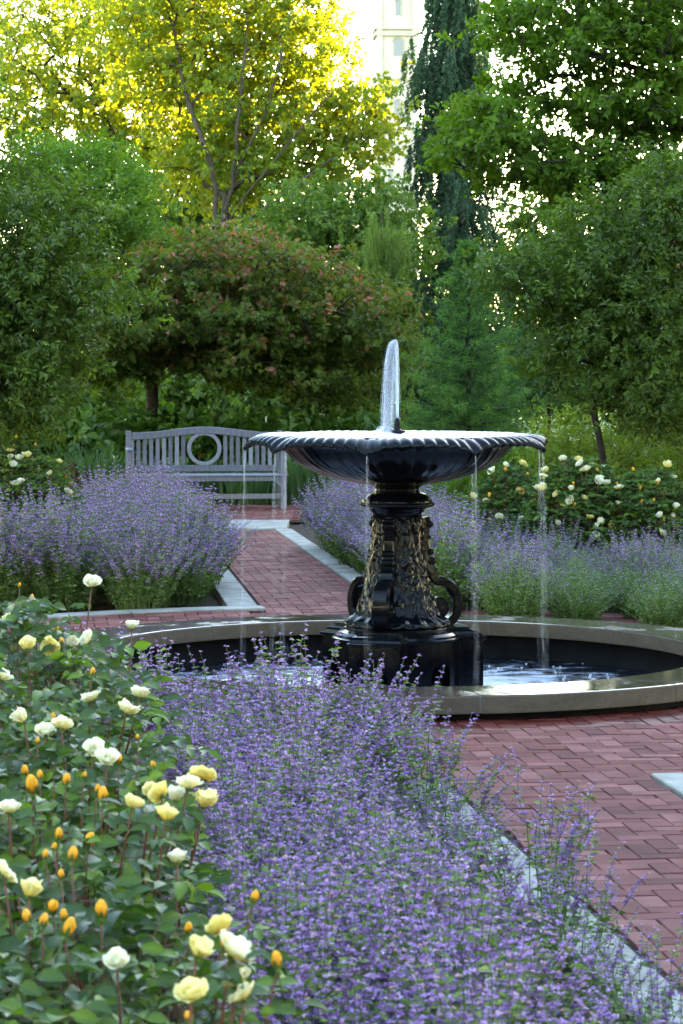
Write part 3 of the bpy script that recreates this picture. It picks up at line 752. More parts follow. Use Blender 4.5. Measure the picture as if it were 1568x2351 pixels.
tag(g.obj('splash_drops', M['spray'], None, True), 'small white splash drops over the dark pool water', 'splash', kind='stuff')

# ================================================================== bench
BC = G(476, 1171); BY = YAW + R_(.5)
bench = thing('garden_bench', 'weathered grey wooden bench with slatted back and ring in its centre', 'bench', (BC[0], BC[1], 0), rz=BY)
# local frame: x along, y away from the viewer, front of the seat at y=0
HL = 1.045
def part(name, fn, mat='wood'): g = Geo(); fn(g); return g.obj(name, M[mat], bench)
def arch(x): return 1.005 + .075 * .5 * (1 + math.cos(math.pi * min(1, abs(x) / .92)))
DB = .56                                     # depth of the back
def rail(g):
    xs = np.linspace(-HL + .07, HL - .07, 41)
    top = np.array([arch(x) for x in xs]); vs = []
    for (dz, y) in ((0, DB - .022), (-.006, DB - .03), (-.088, DB - .03), (-.094, DB - .024), (-.094, DB + .018), (0, DB + .018)):
        vs.append(np.c_[xs, np.full(41, y), top + dz])
    v = np.stack(vs, 1).reshape(-1, 3); f = [[i * 6 + j, i * 6 + (j + 1) % 6, (i + 1) * 6 + (j + 1) % 6, (i + 1) * 6 + j] for i in range(40) for j in range(6)]
    n0 = g.n; g.add(v, np.array(f)); g.f.append(np.array([list(range(6)), list(range(240, 246))]) + n0); g.m.append(np.zeros(2, int))
part('top_rail', rail)
part('lower_back_rail', lambda g: bbox(g, (0, DB, .525), (2 * HL - .14, .045, .085)))
for s in (-1, 1):
    for k in range(9):
        x = s * (.262 + .0868 * k); x = s * (.280 + .0855 * k)
        t = arch(x) - .09; part('back_slat', lambda g, x=x, t=t: bbox(g, (x, DB + .002, (t + .565) / 2), (.052, .02, t - .565), .003))
def ringf(g):
    ro_, ri = .228, .178; a = np.arange(64) / 64 * 2 * np.pi; zc = .565 + .225; vs = []
    for (r, y) in ((ro_, DB - .02), (ro_ - .004, DB - .024), (ri + .004, DB - .024), (ri, DB - .02), (ri, DB + .02), (ro_, DB + .02)):
        vs.append(np.c_[r * np.cos(a), np.full(64, y), zc + r * np.sin(a)])
    v = np.stack(vs, 1).reshape(-1, 3)
    g.add(v, np.array([[i * 6 + j, i * 6 + (j + 1) % 6, ((i + 1) % 64) * 6 + (j + 1) % 6, ((i + 1) % 64) * 6 + j] for i in range(64) for j in range(6)]))
part('back_ring', ringf)
for s in (-1, 1):
    x = s * (HL - .035)
    def post(g, x=x): bbox(g, (x, DB, .515), (.07, .06, 1.03), .006)
    part('back_leg', post)
    part('front_leg', lambda g, x=x: bbox(g, (x, .03, .385), (.07, .065, .77), .006))
    part('armrest', lambda g, x=x: bbox(g, (x, .255, .79), (.085, .55, .036), .01))
    part('side_stretcher', lambda g, x=x: bbox(g, (x, .29, .15), (.04, .46, .06)))
    part('seat_side_rail', lambda g, x=x: bbox(g, (x, .29, .41), (.045, .46, .07)))
    def brk(g, s=s):
        x0 = s * (HL - .07); q = np.linspace(0, 1, 8); pts = [(x0, .375)] + [(x0 - s * .085 * (1 - math.cos(u * 1.57)), .375 - .085 * math.sin((1 - u) * 1.57)) for u in q][::1] + [(x0 - s * .085, .375)]
        n = len(pts); v = np.concatenate([np.array([[p[0], y, p[1]] for p in pts]) for y in (.012, .05)])
        g.add(v, np.array([[i, (i + 1) % n, n + (i + 1) % n, n + i] for i in range(n)])); g.f.append(np.array([list(range(n)), list(range(n, 2 * n))])); g.m.append(np.zeros(2, int))
    part('corner_bracket', brk)
part('front_rail', lambda g: bbox(g, (0, .034, .405), (2 * HL - .14, .04, .065)))
part('rear_seat_rail', lambda g: bbox(g, (0, DB - .02, .405), (2 * HL - .14, .04, .065)))
part('stretcher', lambda g: bbox(g, (0, .33, .16), (2 * HL - .1, .035, .07)))
for k in range(6): part('seat_slat', lambda g, k=k: bbox(g, (0, .035 + .09 * k, .452 - .006 * (k in (2, 3))), (2 * HL - .0 if k == 0 else 2 * HL - .15, .078, .022), .004))
# ================================================================== buildings
SP_, SS_ = np.array([math.cos(SUN_AZ), -math.sin(SUN_AZ)]), np.array([math.sin(SUN_AZ), math.cos(SUN_AZ)])
def hall(name, label, p0, p1, s0, s1, h, floors, bays):
    c = SP_ * (p0 + p1) / 2 + SS_ * s0
    t = thing(name, label, 'building', (c[0], c[1], 0), rz=-SUN_AZ)
    W2 = (p1 - p0) / 2; D = s1 - s0
    g = Geo(); box(g, (0, D / 2, h / 2), (2 * W2, D, h)); g.obj('wall', M['wallbrick'], t)
    g = Geo(); box(g, (0, D / 2, h + .25), (2 * W2 + .8, D + .8, .5)); g.obj('roof', M['rooftile'], t)
    g = Geo(); box(g, (0, -.08, .5), (2 * W2 + .1, .2, 1.0)); g.obj('stone_base', M['tower_trim'], t)
    fh = h / floors; bw = 2 * W2 / bays
    for a in range(floors):
        for b in range(bays):
            x = -W2 + (b + .5) * bw; z = fh * (a + .55)
            g = Geo(); box(g, (x, -.03, z), (bw * .42, .12, fh * .52)); wo = g.obj('window', M['glass'], t)
            g = Geo(); box(g, (x, -.1, z - fh * .29), (bw * .5, .2, .15)); g.obj('sill', M['tower_trim'], wo)
    return t
hall('sun_block_hall', 'tall red brick hall added out of view to keep the low sun off the garden', -29.2, 16, 62, 76, 18.5, 4, 12)  # unseen block, added to keep the low sun off the garden
hall('sun_block_hall', 'farther red brick hall added out of view to shade the lower part of the sunlit tree', -46, -28.5, 100, 114, 18, 4, 5)  # also unseen, added to shade the lower crown of the sunlit tree
hall('brick_wing', 'low red brick wing glimpsed through the leaves of the right hand trees', -35.5, -29.4, 64, 72, 6.8, 2, 4)
T = AT(912, 830, 450)
tw = thing('stone_tower', 'pale cream stone bell tower with slit and arched windows behind the trees', 'tower', (T[0], 450, 0), rz=R_(3))
TW = 3.45
g = Geo(); box(g, (0, TW, 38), (2 * TW, 2 * TW, 76)); g.obj('wall', M['tower'], tw)
for sx in (-1, 1):
    g = Geo(); box(g, (sx * (TW - .5), -.12, 38), (.9, .5, 76)); g.obj('corner_buttress', M['tower'], tw)
for z, hh in ((57.0, .7), (57.9, .35), (49.5, .5), (38, .5)):
    g = Geo(); box(g, (0, TW - .1, z), (2 * TW + .7, 2 * TW + .7, hh)); g.obj('belt_course', M['tower_trim'], tw)
def archwin(x, z, w_, h_):
    g = Geo(); a = np.linspace(0, np.pi, 13); pts = [(-w_ / 2, -h_ / 2), (w_ / 2, -h_ / 2)] + [(w_ / 2 * math.cos(q), h_ / 2 + w_ / 2 * math.sin(q)) for q in a]
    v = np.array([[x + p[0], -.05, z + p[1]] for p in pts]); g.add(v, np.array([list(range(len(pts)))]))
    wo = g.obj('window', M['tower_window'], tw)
    g = Geo(); rim = [(p[0] * 1.25, p[1] * 1.1) for p in pts]
    for p, q in zip(rim[1:-1], rim[2:]): tube(g, [[x + p[0], -.1, z + p[1]], [x + q[0], -.1, z + q[1]]], .12, 4)
    g.obj('window_surround', M['tower_trim'], wo)
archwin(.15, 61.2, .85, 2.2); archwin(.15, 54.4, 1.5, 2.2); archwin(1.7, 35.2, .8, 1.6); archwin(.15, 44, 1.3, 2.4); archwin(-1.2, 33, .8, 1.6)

# ================================================================== trees
def grow(rng, trunk, centers, r_tip=.006, power=2.4, step=.35, jit=.12, bias=.25, droop=0.0, stems=()):
    """limbs that reach every leaf cluster; trunk: list of points"""
    pos = []; par = []; pl = []
    tr = np.array(trunk, float)
    dens = []
    for a, b in zip(tr[:-1], tr[1:]):
        k = max(1, int(np.linalg.norm(b - a) / step)); dens += [a + (b - a) * u for u in np.arange(k) / k]
    dens.append(tr[-1])
    L = 0
    for q, p in enumerate(dens):
        if q: L += np.linalg.norm(p - dens[q - 1])
        pos.append(p); par.append(q - 1); pl.append(L)
    end = len(pos) - 1
    for st in stems:
        prev = end
        for b_ in st:
            a_ = pos[prev]; b_ = np.array(b_, float); k = max(1, int(np.linalg.norm(b_ - a_) / step))
            for q in range(1, k + 1):
                p = a_ + (b_ - a_) * q / k + rng.normal(0, .05 * step, 3); pos.append(p); par.append(prev); pl.append(pl[prev] + np.linalg.norm(p - pos[prev])); prev = len(pos) - 1
    order = np.argsort(np.linalg.norm(centers - tr[-1], axis=1))
    N = len(pos); cap = N + len(centers) * 40
    A = np.zeros((cap, 3)); A[:N] = pos; PL = np.zeros(cap); PL[:N] = pl; par = par + [0] * (cap - N)
    start = (max(1, int(N * .45)) if N > 3 else 0) if not len(stems) else end
    tips = []
    for o in order:
        c = centers[o]; d = np.linalg.norm(A[start:N] - c, axis=1)
        b = start + int(np.argmin(d + bias * PL[start:N])); v = c - A[b]; dist = np.linalg.norm(v)
        k = min(30, max(1, int(dist / step))); prev = b
        for q in range(1, k + 1):
            u = q / k; p = A[b] + v * u + np.array([0, 0, 1]) * (math.sin(u * math.pi) * dist * (.10 - droop)) + (rng.normal(0, jit * step, 3) if q < k else 0)
            A[N] = p; par[N] = prev; PL[N] = PL[prev] + np.linalg.norm(p - A[prev]); prev = N; N += 1
        tips.append(prev)
    A = A[:N]; par = np.array(par[:N])
    rad = np.full(N, 0.0); leafmask = np.ones(N, bool); leafmask[par[1:]] = False
    acc = np.zeros(N)
    for q in range(N - 1, -1, -1):
        if leafmask[q]: acc[q] = r_tip ** power
        if q: acc[par[q]] += acc[q]
    rad = acc ** (1 / power)
    return A, par, rad
def limbs(g, A, par, rad, minr=0.0, rmax=None):
    if rmax is not None and rad.max() > rmax: rad = rad * (rmax / rad.max()) ** np.clip(rad / rad.max() * 1.5, 0, 1)
    N = len(A); q = np.arange(1, N); keep = rad[q] > minr; q = q[keep]
    P0 = A[par[q]]; P1 = A[q]; T = unit(P1 - P0); ref = np.where(np.abs(T[:, 2:3]) < .9, np.array([[0, 0, 1.]]), np.array([[1., 0, 0]]))
    U = unit(np.cross(T, ref)); V = np.cross(T, U)
    r1 = rad[q]; r0 = np.minimum(rad[par[q]], r1 * 1.6)
    for sides, sel in ((8, r1 > .05), (5, (r1 <= .05) & (r1 > .012)), (3, r1 <= .012)):
        if not sel.any(): continue
        a = np.arange(sides) / sides * 2 * np.pi; n = sel.sum()
        d = np.cos(a)[None, :, None] * U[sel][:, None] + np.sin(a)[None, :, None] * V[sel][:, None]
        v = np.concatenate([P0[sel][:, None] - T[sel][:, None] * r0[sel][:, None, None] * .3 + d * r0[sel][:, None, None], P1[sel][:, None] + d * r1[sel][:, None, None]], 1).reshape(-1, 3)
        i = np.arange(n)[:, None] * 2 * sides; j = np.arange(sides)[None]; k = (j + 1) % sides
        g.add(v, np.stack([i + j, i + k, i + sides + k, i + sides + j], -1).reshape(-1, 4))
def sample_ell(rng, ells, n, mind, shell=2.4):
    """points spread in ellipsoids (cx,cy,cz,rx,ry,rz), kept mind apart"""
    vol = np.array([e[3] * e[4] * e[5] for e in ells]) ** .8; vol /= vol.sum(); out = np.zeros((0, 3)); tries = 0
    while len(out) < n and tries < n * 12:
        tries += 1; e = ells[rng.choice(len(ells), p=vol)]; d = unit(rng.normal(size=3)); r = rng.random() ** (1 / shell)
        p = np.array(e[:3]) + d * r * np.array(e[3:]) * (1.0 + .32 * mnoise.noise(Vector((d[0] * 2.1 + e[0], d[1] * 2.1 + e[1], d[2] * 2.1 + e[2]))))
        if len(out) and np.min(np.sum((out - p) ** 2, 1)) < mind ** 2 and tries < n * 8: continue
        out = np.vstack([out, p])
    return out
def cluster_leaves(g, rng, C, n, rc, L, W, flat=.6, droop=.35, tint=None, crown_c=None, kind=2, tuft=9):
    """every cluster is a handful of twig tips, each carrying a tuft of leaves"""
    k = max(2, int(round(n / tuft))); out = unit(C - crown_c)
    sub = np.repeat(C, k, 0) + rng.normal(size=(len(C) * k, 3)) * rc * np.array([1, 1, flat]) * .75
    so = np.repeat(out, k, 0); tw = unit(so * .8 + rng.normal(0, .55, sub.shape) + np.array([0, 0, .15]))      # twig direction
    st = np.repeat(rng.normal(0, .10, len(C)), k) + rng.normal(0, .13, len(sub))
    m = len(sub) * tuft
    u = np.tile(np.linspace(-1.6, .3, tuft), len(sub))[:, None] * L
    cen = np.repeat(sub, tuft, 0); T = np.repeat(tw, tuft, 0)
    R = rng.normal(size=(m, 3)); R = unit(R - T * np.sum(R * T, 1)[:, None])
    P = cen + T * u + R * L * .1
    D = R + T * .55; D[:, 2] -= droop * rng.random(m)
    Nn = T + np.array([0, 0, .8]) + rng.normal(0, .35, (m, 3))
    t = (rng.normal(.45, .13, m) if tint is None else tint(cen + 0, rng)) + np.repeat(st, tuft)
    s = rng.uniform(.65, 1.2, m)
    leaves(g, P, D, Nn, L * s, W * s, np.clip(t, 0, 1), kind=kind)
def px_ell(e, Z, dep):
    c = AT(e[0], e[1], Z + (e[4] if len(e) > 4 else 0)); k = Z / FP
    return (c[0], c[1], c[2], e[2] * k, dep if len(e) < 6 else e[5], e[3] * k)
def tree(name, label, ells, Z, dep, trunk, ncl, nleaf, rc, L, W, mat, seed, bark='bark', flat=.6, droop=.35, tint=None, group=None, mind=None, rtip=.005, rmax=.2, cat='tree', extra=None, bias=.25, shell=2.4, stems=()):
    rng = np.random.default_rng(seed)
    E = [px_ell(e, Z, dep) for e in ells]; trunk = [np.array(p, float) for p in trunk]
    C = sample_ell(rng, E, ncl, mind if mind else rc * .8, shell)
    C = C[C[:, 2] > .25]
    if extra is not None: C = np.vstack([C, extra])
    A, par, rad = grow(rng, trunk, C, rtip, bias=bias, stems=stems)
    base = trunk[0]
    t = thing(name, label, cat, tuple(base), group)
    g = Geo(); limbs(g, A - base, par, rad, 0, rmax); g.obj('trunk', M[bark], t, True)
    g = Geo(); cc = np.mean([e[:3] for e in E], 0)
    cluster_leaves(g, rng, C - base, nleaf, rc, L, W, flat, droop, tint, cc - base)
    g.obj('crown', M[mat], t)
    return t
B = lambda px, Z: np.array([(px - CX) / FP * Z, Z, -.05])

# sunlit yellow-green tree beyond the garden
tree('sunlit_tree', 'sunlit yellow-green tree with a many-limbed trunk in front of the pale tower', [(590, 180, 235, 270), (790, 330, 120, 95), (430, 60, 230, 220), (560, 380, 220, 100), (830, 245, 85, 55), (690, 60, 80, 110)], 55.6, 1.7,
     [B(505, 54.3), AT(500, 620, 54.3), AT(503, 530, 54.2)], 330, 90, .46, .15, .10, 'leaf_yellow', 3, 'bark_warm', rmax=.24, rtip=.012, mind=.42, bias=.35, shell=2.0, stems=[[AT(490, 440, 54.1), AT(465, 330, 54.0), AT(420, 200, 54.4), AT(400, 60, 54.8)], [AT(530, 430, 54.0), AT(545, 300, 53.8), AT(560, 160, 54), AT(570, 30, 54.5)], [AT(560, 460, 53.9), AT(620, 380, 53.7), AT(690, 300, 53.8), AT(780, 190, 54.4)], [AT(590, 490, 53.8), AT(680, 420, 53.7), AT(770, 360, 54), AT(860, 300, 54.6)], [AT(545, 400, 54), AT(610, 260, 53.9), AT(650, 130, 54.2)]])
tree('sunlit_tree', 'tall airy yellow-green tree with slim dark stems showing white sky at the left', [(150, 90, 190, 210), (240, 260, 200, 150), (40, 200, 90, 170), (330, 60, 150, 120)], 60, 3.0,
     [B(330, 60), AT(340, 560, 60), AT(290, 420, 60), AT(215, 200, 60)], 330, 60, .5, .14, .09, 'leaf_yellow', 4, 'bark', rmax=.17, rtip=.012, mind=.5, bias=.08)
tree('leaning_tree', 'leaning tree with a bare slanting trunk behind the sunlit one', [(470, 260, 120, 160), (380, 360, 120, 90)], 62, 2.2,
     [B(360, 62), AT(385, 500, 62), AT(425, 400, 62), AT(470, 250, 62)], 120, 60, .5, .14, .09, 'leaf_yellow', 5, 'bark_warm', rmax=.16, rtip=.008)
# shaded trees under and beside it
tree('shade_tree', 'shaded green tree hanging below the sunlit crown', [(740, 520, 130, 90), (860, 550, 100, 120), (660, 570, 80, 70)], 50, 2.0,
     [B(720, 50), AT(720, 700, 50), AT(730, 600, 50)], 230, 85, .45, .11, .075, 'leaf_green', 6, rmax=.14)
tree('fine_leaved_tree', 'fresh green fine-leaved tree rising behind the crabapple on the left', [(200, 460, 150, 130), (270, 510, 90, 60), (100, 420, 110, 110), (110, 640, 120, 110)], 33, 1.6,
     [B(-20, 33), AT(10, 900, 33), AT(90, 750, 33), AT(200, 600, 33)], 300, 110, .25, .085, .030, 'leaf_mid', 8, rmax=.09, flat=.45, droop=.55)
def maple_t(p, rng):
    h = np.clip((p[:, 2] + rng.normal(0, .35, len(p)) - 1.7) / 3.0, 0, 1)
    return .30 + .38 * h + .38 * (rng.random(len(p)) < .04 + .24 * h) + rng.normal(0, .07, len(p))
tree('red_tipped_maple', 'spreading dark maple with red-tipped new leaves behind the bench', [(460, 600, 150, 75), (600, 640, 190, 80), (720, 700, 170, 80), (840, 760, 100, 90), (300, 760, 130, 110), (290, 670, 110, 80), (480, 720, 220, 80), (600, 790, 270, 60), (350, 640, 140, 110), (230, 820, 80, 70), (760, 850, 110, 70), (610, 850, 140, 45)], 40, 2.0,
     [B(345, 40), AT(340, 985, 40), AT(350, 930, 40)], 380, 118, .40, .105, .075, 'leaf_maple', 9, rmax=.19, flat=.24, mind=.36, droop=.3, tint=maple_t, bias=.12, rtip=.011, shell=3)
tree('crabapple_tree', 'dark green crabapple crown with pointed leaves leaning in over the left roses', [(60, 600, 190, 240), (30, 820, 190, 180), (150, 700, 110, 120), (-60, 700, 160, 300), (20, 950, 90, 70)], 24, 1.0,
     [B(-30, 24), AT(-25, 1000, 24), AT(0, 850, 24)], 330, 80, .21, .075, .036, 'leaf_dark', 10, rmax=.09, flat=.7, droop=.4, rtip=.004, extra=np.array([AT(x, y, 24) for x, y in ((40, 225), (36, 260), (30, 300), (24, 340), (20, 380), (310, 660), (350, 690), (280, 640))]))
# right side
tree('broad_leaved_tree', 'big broad-leaved green tree spreading overhead from the right', [(1300, 90, 240, 95), (1130, 250, 110, 60), (1090, 350, 100, 65), (1480, 60, 160, 90), (1450, 390, 210, 75), (1270, 400, 120, 50), (1590, 240, 90, 90), (1200, 30, 90, 50), (1540, 170, 90, 50), (1380, 240, 130, 50), (1480, 270, 110, 50), (1180, 320, 90, 35), (1420, -60, 260, 80)], 30, 1.3,
     [B(1690, 30.5), AT(1650, 600, 30.5), AT(1600, 300, 30), AT(1545, 90, 30)], 400, 66, .17, .10, .062, 'leaf_oak', 12, rmax=.2, flat=.5, droop=.1, rtip=.009, mind=.2, bias=.12)
tree('crabapple_tree', 'dense dark crabapple crown arching over the right rose bed', [(1440, 560, 200, 150), (1560, 440, 120, 110), (1500, 500, 120, 90), (1320, 650, 190, 90), (1500, 720, 150, 170), (1360, 800, 150, 110), (1480, 900, 130, 70), (1180, 620, 70, 60), (1540, 960, 90, 60)], 26, 1.2,
     [B(1400, 26), AT(1385, 1050, 26), AT(1360, 930, 26), AT(1420, 780, 26)], 470, 85, .20, .07, .034, 'leaf_dark', 13, rmax=.05, flat=.6, droop=.3, rtip=.004)
tree('grey_leaved_tree', 'grey-green tree in the gap between young spruce and right crabapple', [(1260, 740, 90, 120), (1240, 860, 100, 80), (1330, 800, 70, 90)], 42, 1.4,
     [B(1260, 42), AT(1260, 900, 42), AT(1260, 800, 42)], 150, 80, .30, .09, .04, 'leaf_blue', 14, rmax=.09)
tree('bushy_tree', 'light green bushy tree with thin stems beyond the yellow-green shrubs', [(1330, 900, 120, 60), (1250, 930, 80, 50), (1450, 860, 120, 70)], 46, 1.4,
     [B(1345, 46), AT(1340, 1000, 46), AT(1335, 930, 46)], 110, 80, .32, .10, .06, 'leaf_green', 15, rmax=.08)
# dark planting that closes the view at the back
for q, (x, y, rx, ry, Z, m_) in enumerate([(120, 930, 190, 90, 50, 'leaf_green'), (420, 900, 200, 90, 56, 'leaf_dark'), (700, 880, 190, 110, 54, 'leaf_dark'), (900, 800, 150, 150, 58, 'leaf_green'), (1050, 850, 170, 150, 60, 'leaf_dark'), (1480, 800, 200, 200, 62, 'leaf_green'), (1300, 560, 190, 160, 66, 'leaf_green'), (620, 650, 220, 130, 66, 'leaf_green'), (110, 760, 200, 170, 66, 'leaf_dark'), (470, 500, 210, 80, 70, 'leaf_green')]):
    tree('background_shrub', ['leafy shrub at the far left edge behind the crabapple', 'dark shrub filling the gap under the maple branches', 'dark shrub behind the right half of the maple', 'green tree between maple and tall weeping spruce', 'dark shrub behind the young spruce', 'tall green tree far behind the right crabapple', 'distant tree showing between broad-leaved tree and right crabapple', 'distant tree behind the top of the maple', 'dark distant tree behind the left crabapple', 'distant green tree low behind the forked trunk of the sunlit tree'][q],
         [(x, y, rx, ry)], Z, 1.5, [B(x, Z), AT(x, y + ry * .5, Z)], 130, 70, .55, .17, .11, m_, 30 + q, rmax=.1, rtip=.006, cat='shrub' if Z < 57 else 'tree')

# unseen trees added behind the camera to block the low blue sky
for q, (x, y, h, r) in enumerate([(-13, -4, 11, 4.2), (-6.5, -11, 12, 4.6), (1.0, -13, 12.5, 4.8), (8.5, -10, 12, 4.6), (14, -2, 11, 4.2)]):
    rng = np.random.default_rng(600 + q); b = np.array([x, y, -.05]); E = [(x, y, h * .62, r, r, h * .36), (x, y, h * .38, r * .9, r * .9, h * .25)]
    C = sample_ell(rng, E, 240, .5, 3.2); A, par, rad = grow(rng, [b, b + [0, 0, h * .2], b + [.2, 0, h * .4]], C, .012, step=.7)
    t = thing('shade_tree', 'tall leafy tree added out of view on the near side to block sky light', 'tree', tuple(b), 'added trees blocking sky light on the near side'); g = Geo(); limbs(g, A - b, par, rad, .01, .3); g.obj('trunk', M['bark'], t, True)
    g = Geo(); cluster_leaves(g, rng, C - b, 54, .75, .34, .24, .7, .3, None, np.array([0, 0, h * .5])); g.obj('crown', M['leaf_green'], t)

SHADE = [o for o in COL.objects if o.name.startswith('shade_tree') and o.get('group')]  # copied below as unseen side trees, added to cut bright horizon reflections
for q, (x, y, sc_) in enumerate([(-10.5, 10, .9), (-11, 19, .95), (-12, 29, .9), (11, 8, .9), (11.5, 18, .95), (12, 28, .9), (13, 38, .9), (-15, 40, 1.0)]):
    src = SHADE[q % len(SHADE)]; c = src.copy(); COL.objects.link(c); c.location = (x, y, -.05); c.scale = (sc_,) * 3; c.rotation_euler.z = q * 1.3
    c['label'] = 'tall leafy tree added out of view beside the garden to block the bright horizon'; c['group'] = 'added trees blocking the horizon at the sides'
    for ch in [o for o in COL.objects if o.parent == src]:
        d = ch.copy(); COL.objects.link(d); d.parent = c
# conifers -----------------------------------------------------------
def needles(g, P0, P1, rng, n, L, tint, droop=.0, wid=.10):
    """needle blades along a twig segment"""
    u = rng.random(n)[:, None]; P = P0 + (P1 - P0) * u; T = unit((P1 - P0)[None])
    R = rng.normal(size=(n, 3)); R -= T * np.sum(R * T, 1)[:, None]; R = unit(R); R[:, 2] -= droop
    D = unit(R + T * .8); Nn = np.cross(D, rng.normal(size=(n, 3)))
    leaves(g, P, D, Nn, L * rng.uniform(.7, 1.2, n), L * wid, np.clip(tint + rng.normal(0, .12, n), 0, 1), fold=0)
def spruce(name, label, px, ytop, Z, Rb, mat, seed, whorl=.16, up=.25, nper=9, weep=0, needle=.03, dens=34, tipt=.35, zlow=.25, prof=1.0):
    rng = np.random.default_rng(seed); top = AT(px, ytop, Z); base = np.array([top[0], Z, -.05]); H = top[2] - base[2]
    t = thing(name, label, 'conifer', tuple(base)); gt = Geo(); gn = Geo()
    zs = np.linspace(0, H, 24); tube(gt, np.c_[rng.normal(0, .01, 24), rng.normal(0, .01, 24), zs], np.interp(zs, [0, H], [.035 * Rb + .02, .006]), 7)
    needles(gn, np.array([0, 0, H - .25]), np.array([0, 0, H]), rng, 90, needle, .7)
    z = H - .10
    while z > zlow:
        fr = (H - z) / H; R = Rb * fr ** prof * rng.uniform(.85, 1.1)
        nb = nper + int(3 * fr)
        a0 = rng.random() * 6.28
        for b in range(nb):
            a = a0 + b / nb * 6.28 + rng.normal(0, .2); z_ = z; z = z + rng.normal(0, .035); Rl = R * rng.uniform(.55, 1.18) + .04
            e = np.array([math.cos(a), math.sin(a), 0]); k = max(4, int(Rl / .09)); u = np.linspace(0, 1, k + 1)
            curve = up * (1 - fr) - .05 * fr
            P = np.outer(u * Rl, e) + np.c_[np.zeros(k + 1), np.zeros(k + 1), z + Rl * (curve * u - .35 * u ** 1.2 * fr + .28 * u ** 3 * fr) + 0 * u]
            tube(gt, P, np.interp(u, [0, 1], [.006 + .008 * fr, .003]), 3)
            side = np.cross(e, [0, 0, 1.])
            for q in range(1, k + 1):
                needles(gn, P[q - 1], P[q], rng, dens // 2, needle, .12 + tipt * (q / k) ** 2)
                if q >= 1:
                    for s in (-1, 1):
                        ln = Rl * .5 * (1.1 - u[q]) * rng.uniform(.5, 1.25) + .05
                        d = unit((e * .75 + side * s * .8 + np.array([0, 0, -.12 - weep * 1.6]) + rng.normal(0, .22, 3))[None])[0]
                        kk = max(1, int(ln / .12)); pp = P[q]
                        for w_ in range(kk):
                            p2 = pp + d * ln / kk + np.array([0, 0, -.02 * w_ * (1 + 4 * weep)])
                            needles(gn, pp, p2, rng, int(dens * .8), needle, .02 + tipt * (w_ + 1) / kk * (.35 + .65 * q / k) + .1 * (q / k), droop=weep * .6); pp = p2
            z = z_
        z -= whorl * rng.uniform(.8, 1.2) * (.85 + .5 * fr)
    gt.obj('trunk', M['bark'], t, True); gn.obj('foliage', M[mat], t)
    return t
spruce('young_spruce', 'young green spruce with upright leader beside the fountain jet', 1075, 555, 33, 1.2, 'needle', 51, .17, .5, 9, .16, .075, 15, .85, prof=.86)
# tall weeping spruce: hanging curtains of twigs on short limbs
def weeping(px, Z, seed):
    rng = np.random.default_rng(seed); base = B(px, Z); H = 12.5
    t = thing('weeping_spruce', 'tall narrow dark weeping spruce rising beside the tower', 'conifer', tuple(base)); gt = Geo(); gn = Geo()
    zs = np.linspace(0, H, 30); tx = .12 * np.sin(zs * .6); tube(gt, np.c_[tx, 0 * zs, zs], np.interp(zs, [0, H], [.16, .02]), 8)
    for b in range(400):
        z = rng.uniform(1.0, H); fr = 1 - z / (H + 1.5); R = (.36 + 1.25 * fr) * rng.uniform(.25, 1.3) if z > 2 else 1.2
        a = rng.random() * 6.28; e = np.array([math.cos(a), math.sin(a), 0]); u = np.linspace(0, 1, 5); x0 = .12 * math.sin(z * .6)
        P = np.outer(u * R, e) + np.c_[np.full(5, x0), np.zeros(5), z + R * (.25 * u - .45 * u ** 2)]
        tube(gt, P, np.interp(u, [0, 1], [.02, .008]), 4)
        for q in range(7):
            s = rng.uniform(.2, 1); p = P[0] + (np.array([np.interp(s, u, P[:, 0]), np.interp(s, u, P[:, 1]), np.interp(s, u, P[:, 2])]) - P[0])
            ln = rng.uniform(.3, 1.0); d = np.array([rng.normal(0, .12), rng.normal(0, .12), -1.0]) + e * .15; k = 4
            for w_ in range(k):
                p2 = p + d * ln / k; needles(gn, p, p2, rng, 16, .11, .25 + .4 * (1 - w_ / k) + rng.normal(0, .06), droop=.5, wid=.3); p = p2
    gt.obj('trunk', M['bark'], t, True); gn.obj('foliage', M['needle_dark'], t)
weeping(1052, 56, 61)
# feathery light-green larch
def larch(px, ytop, Z, seed):
    rng = np.random.default_rng(seed); top = AT(px, ytop, Z); base = B(px, Z); H = top[2]
    t = thing('feathery_larch', 'feathery pale green larch with upswept branches behind the jet', 'conifer', tuple(base)); gt = Geo(); gn = Geo()
    zs = np.linspace(0, H, 12); tube(gt, np.c_[0 * zs, 0 * zs, zs], np.interp(zs, [0, H], [.06, .01]), 6)
    for b in range(120):
        z = rng.uniform(.6, H * .86); fr = 1 - z / H; a = rng.random() * 6.28; e = np.array([math.cos(a), math.sin(a) * .7, 0]); R = (.25 + 1.0 * fr) * rng.uniform(.5, 1.0)
        u = np.linspace(0, 1, 9); P = np.outer(R * u ** .8, e) + np.c_[0 * u, 0 * u, z + R * (.25 * u + 1.0 * u ** 2.2)]
        tube(gt, P, np.interp(u, [0, 1], [.012, .004]), 3)
        for q in range(1, 9): needles(gn, P[q - 1], P[q], rng, 30, .05, .35 + .5 * u[q], wid=.13)
        for q in range(7):
            s = rng.integers(2, 8); p = P[s]; d = unit((e * .3 + np.array([0, 0, 1]) + rng.normal(0, .35, 3))[None])[0]; ln = rng.uniform(.15, .4)
            needles(gn, p, p + d * ln, rng, 40, .05, .55, wid=.13)
    gt.obj('trunk', M['bark'], t, True); gn.obj('foliage', M['larch'], t)
larch(875, 465, 45, 71)
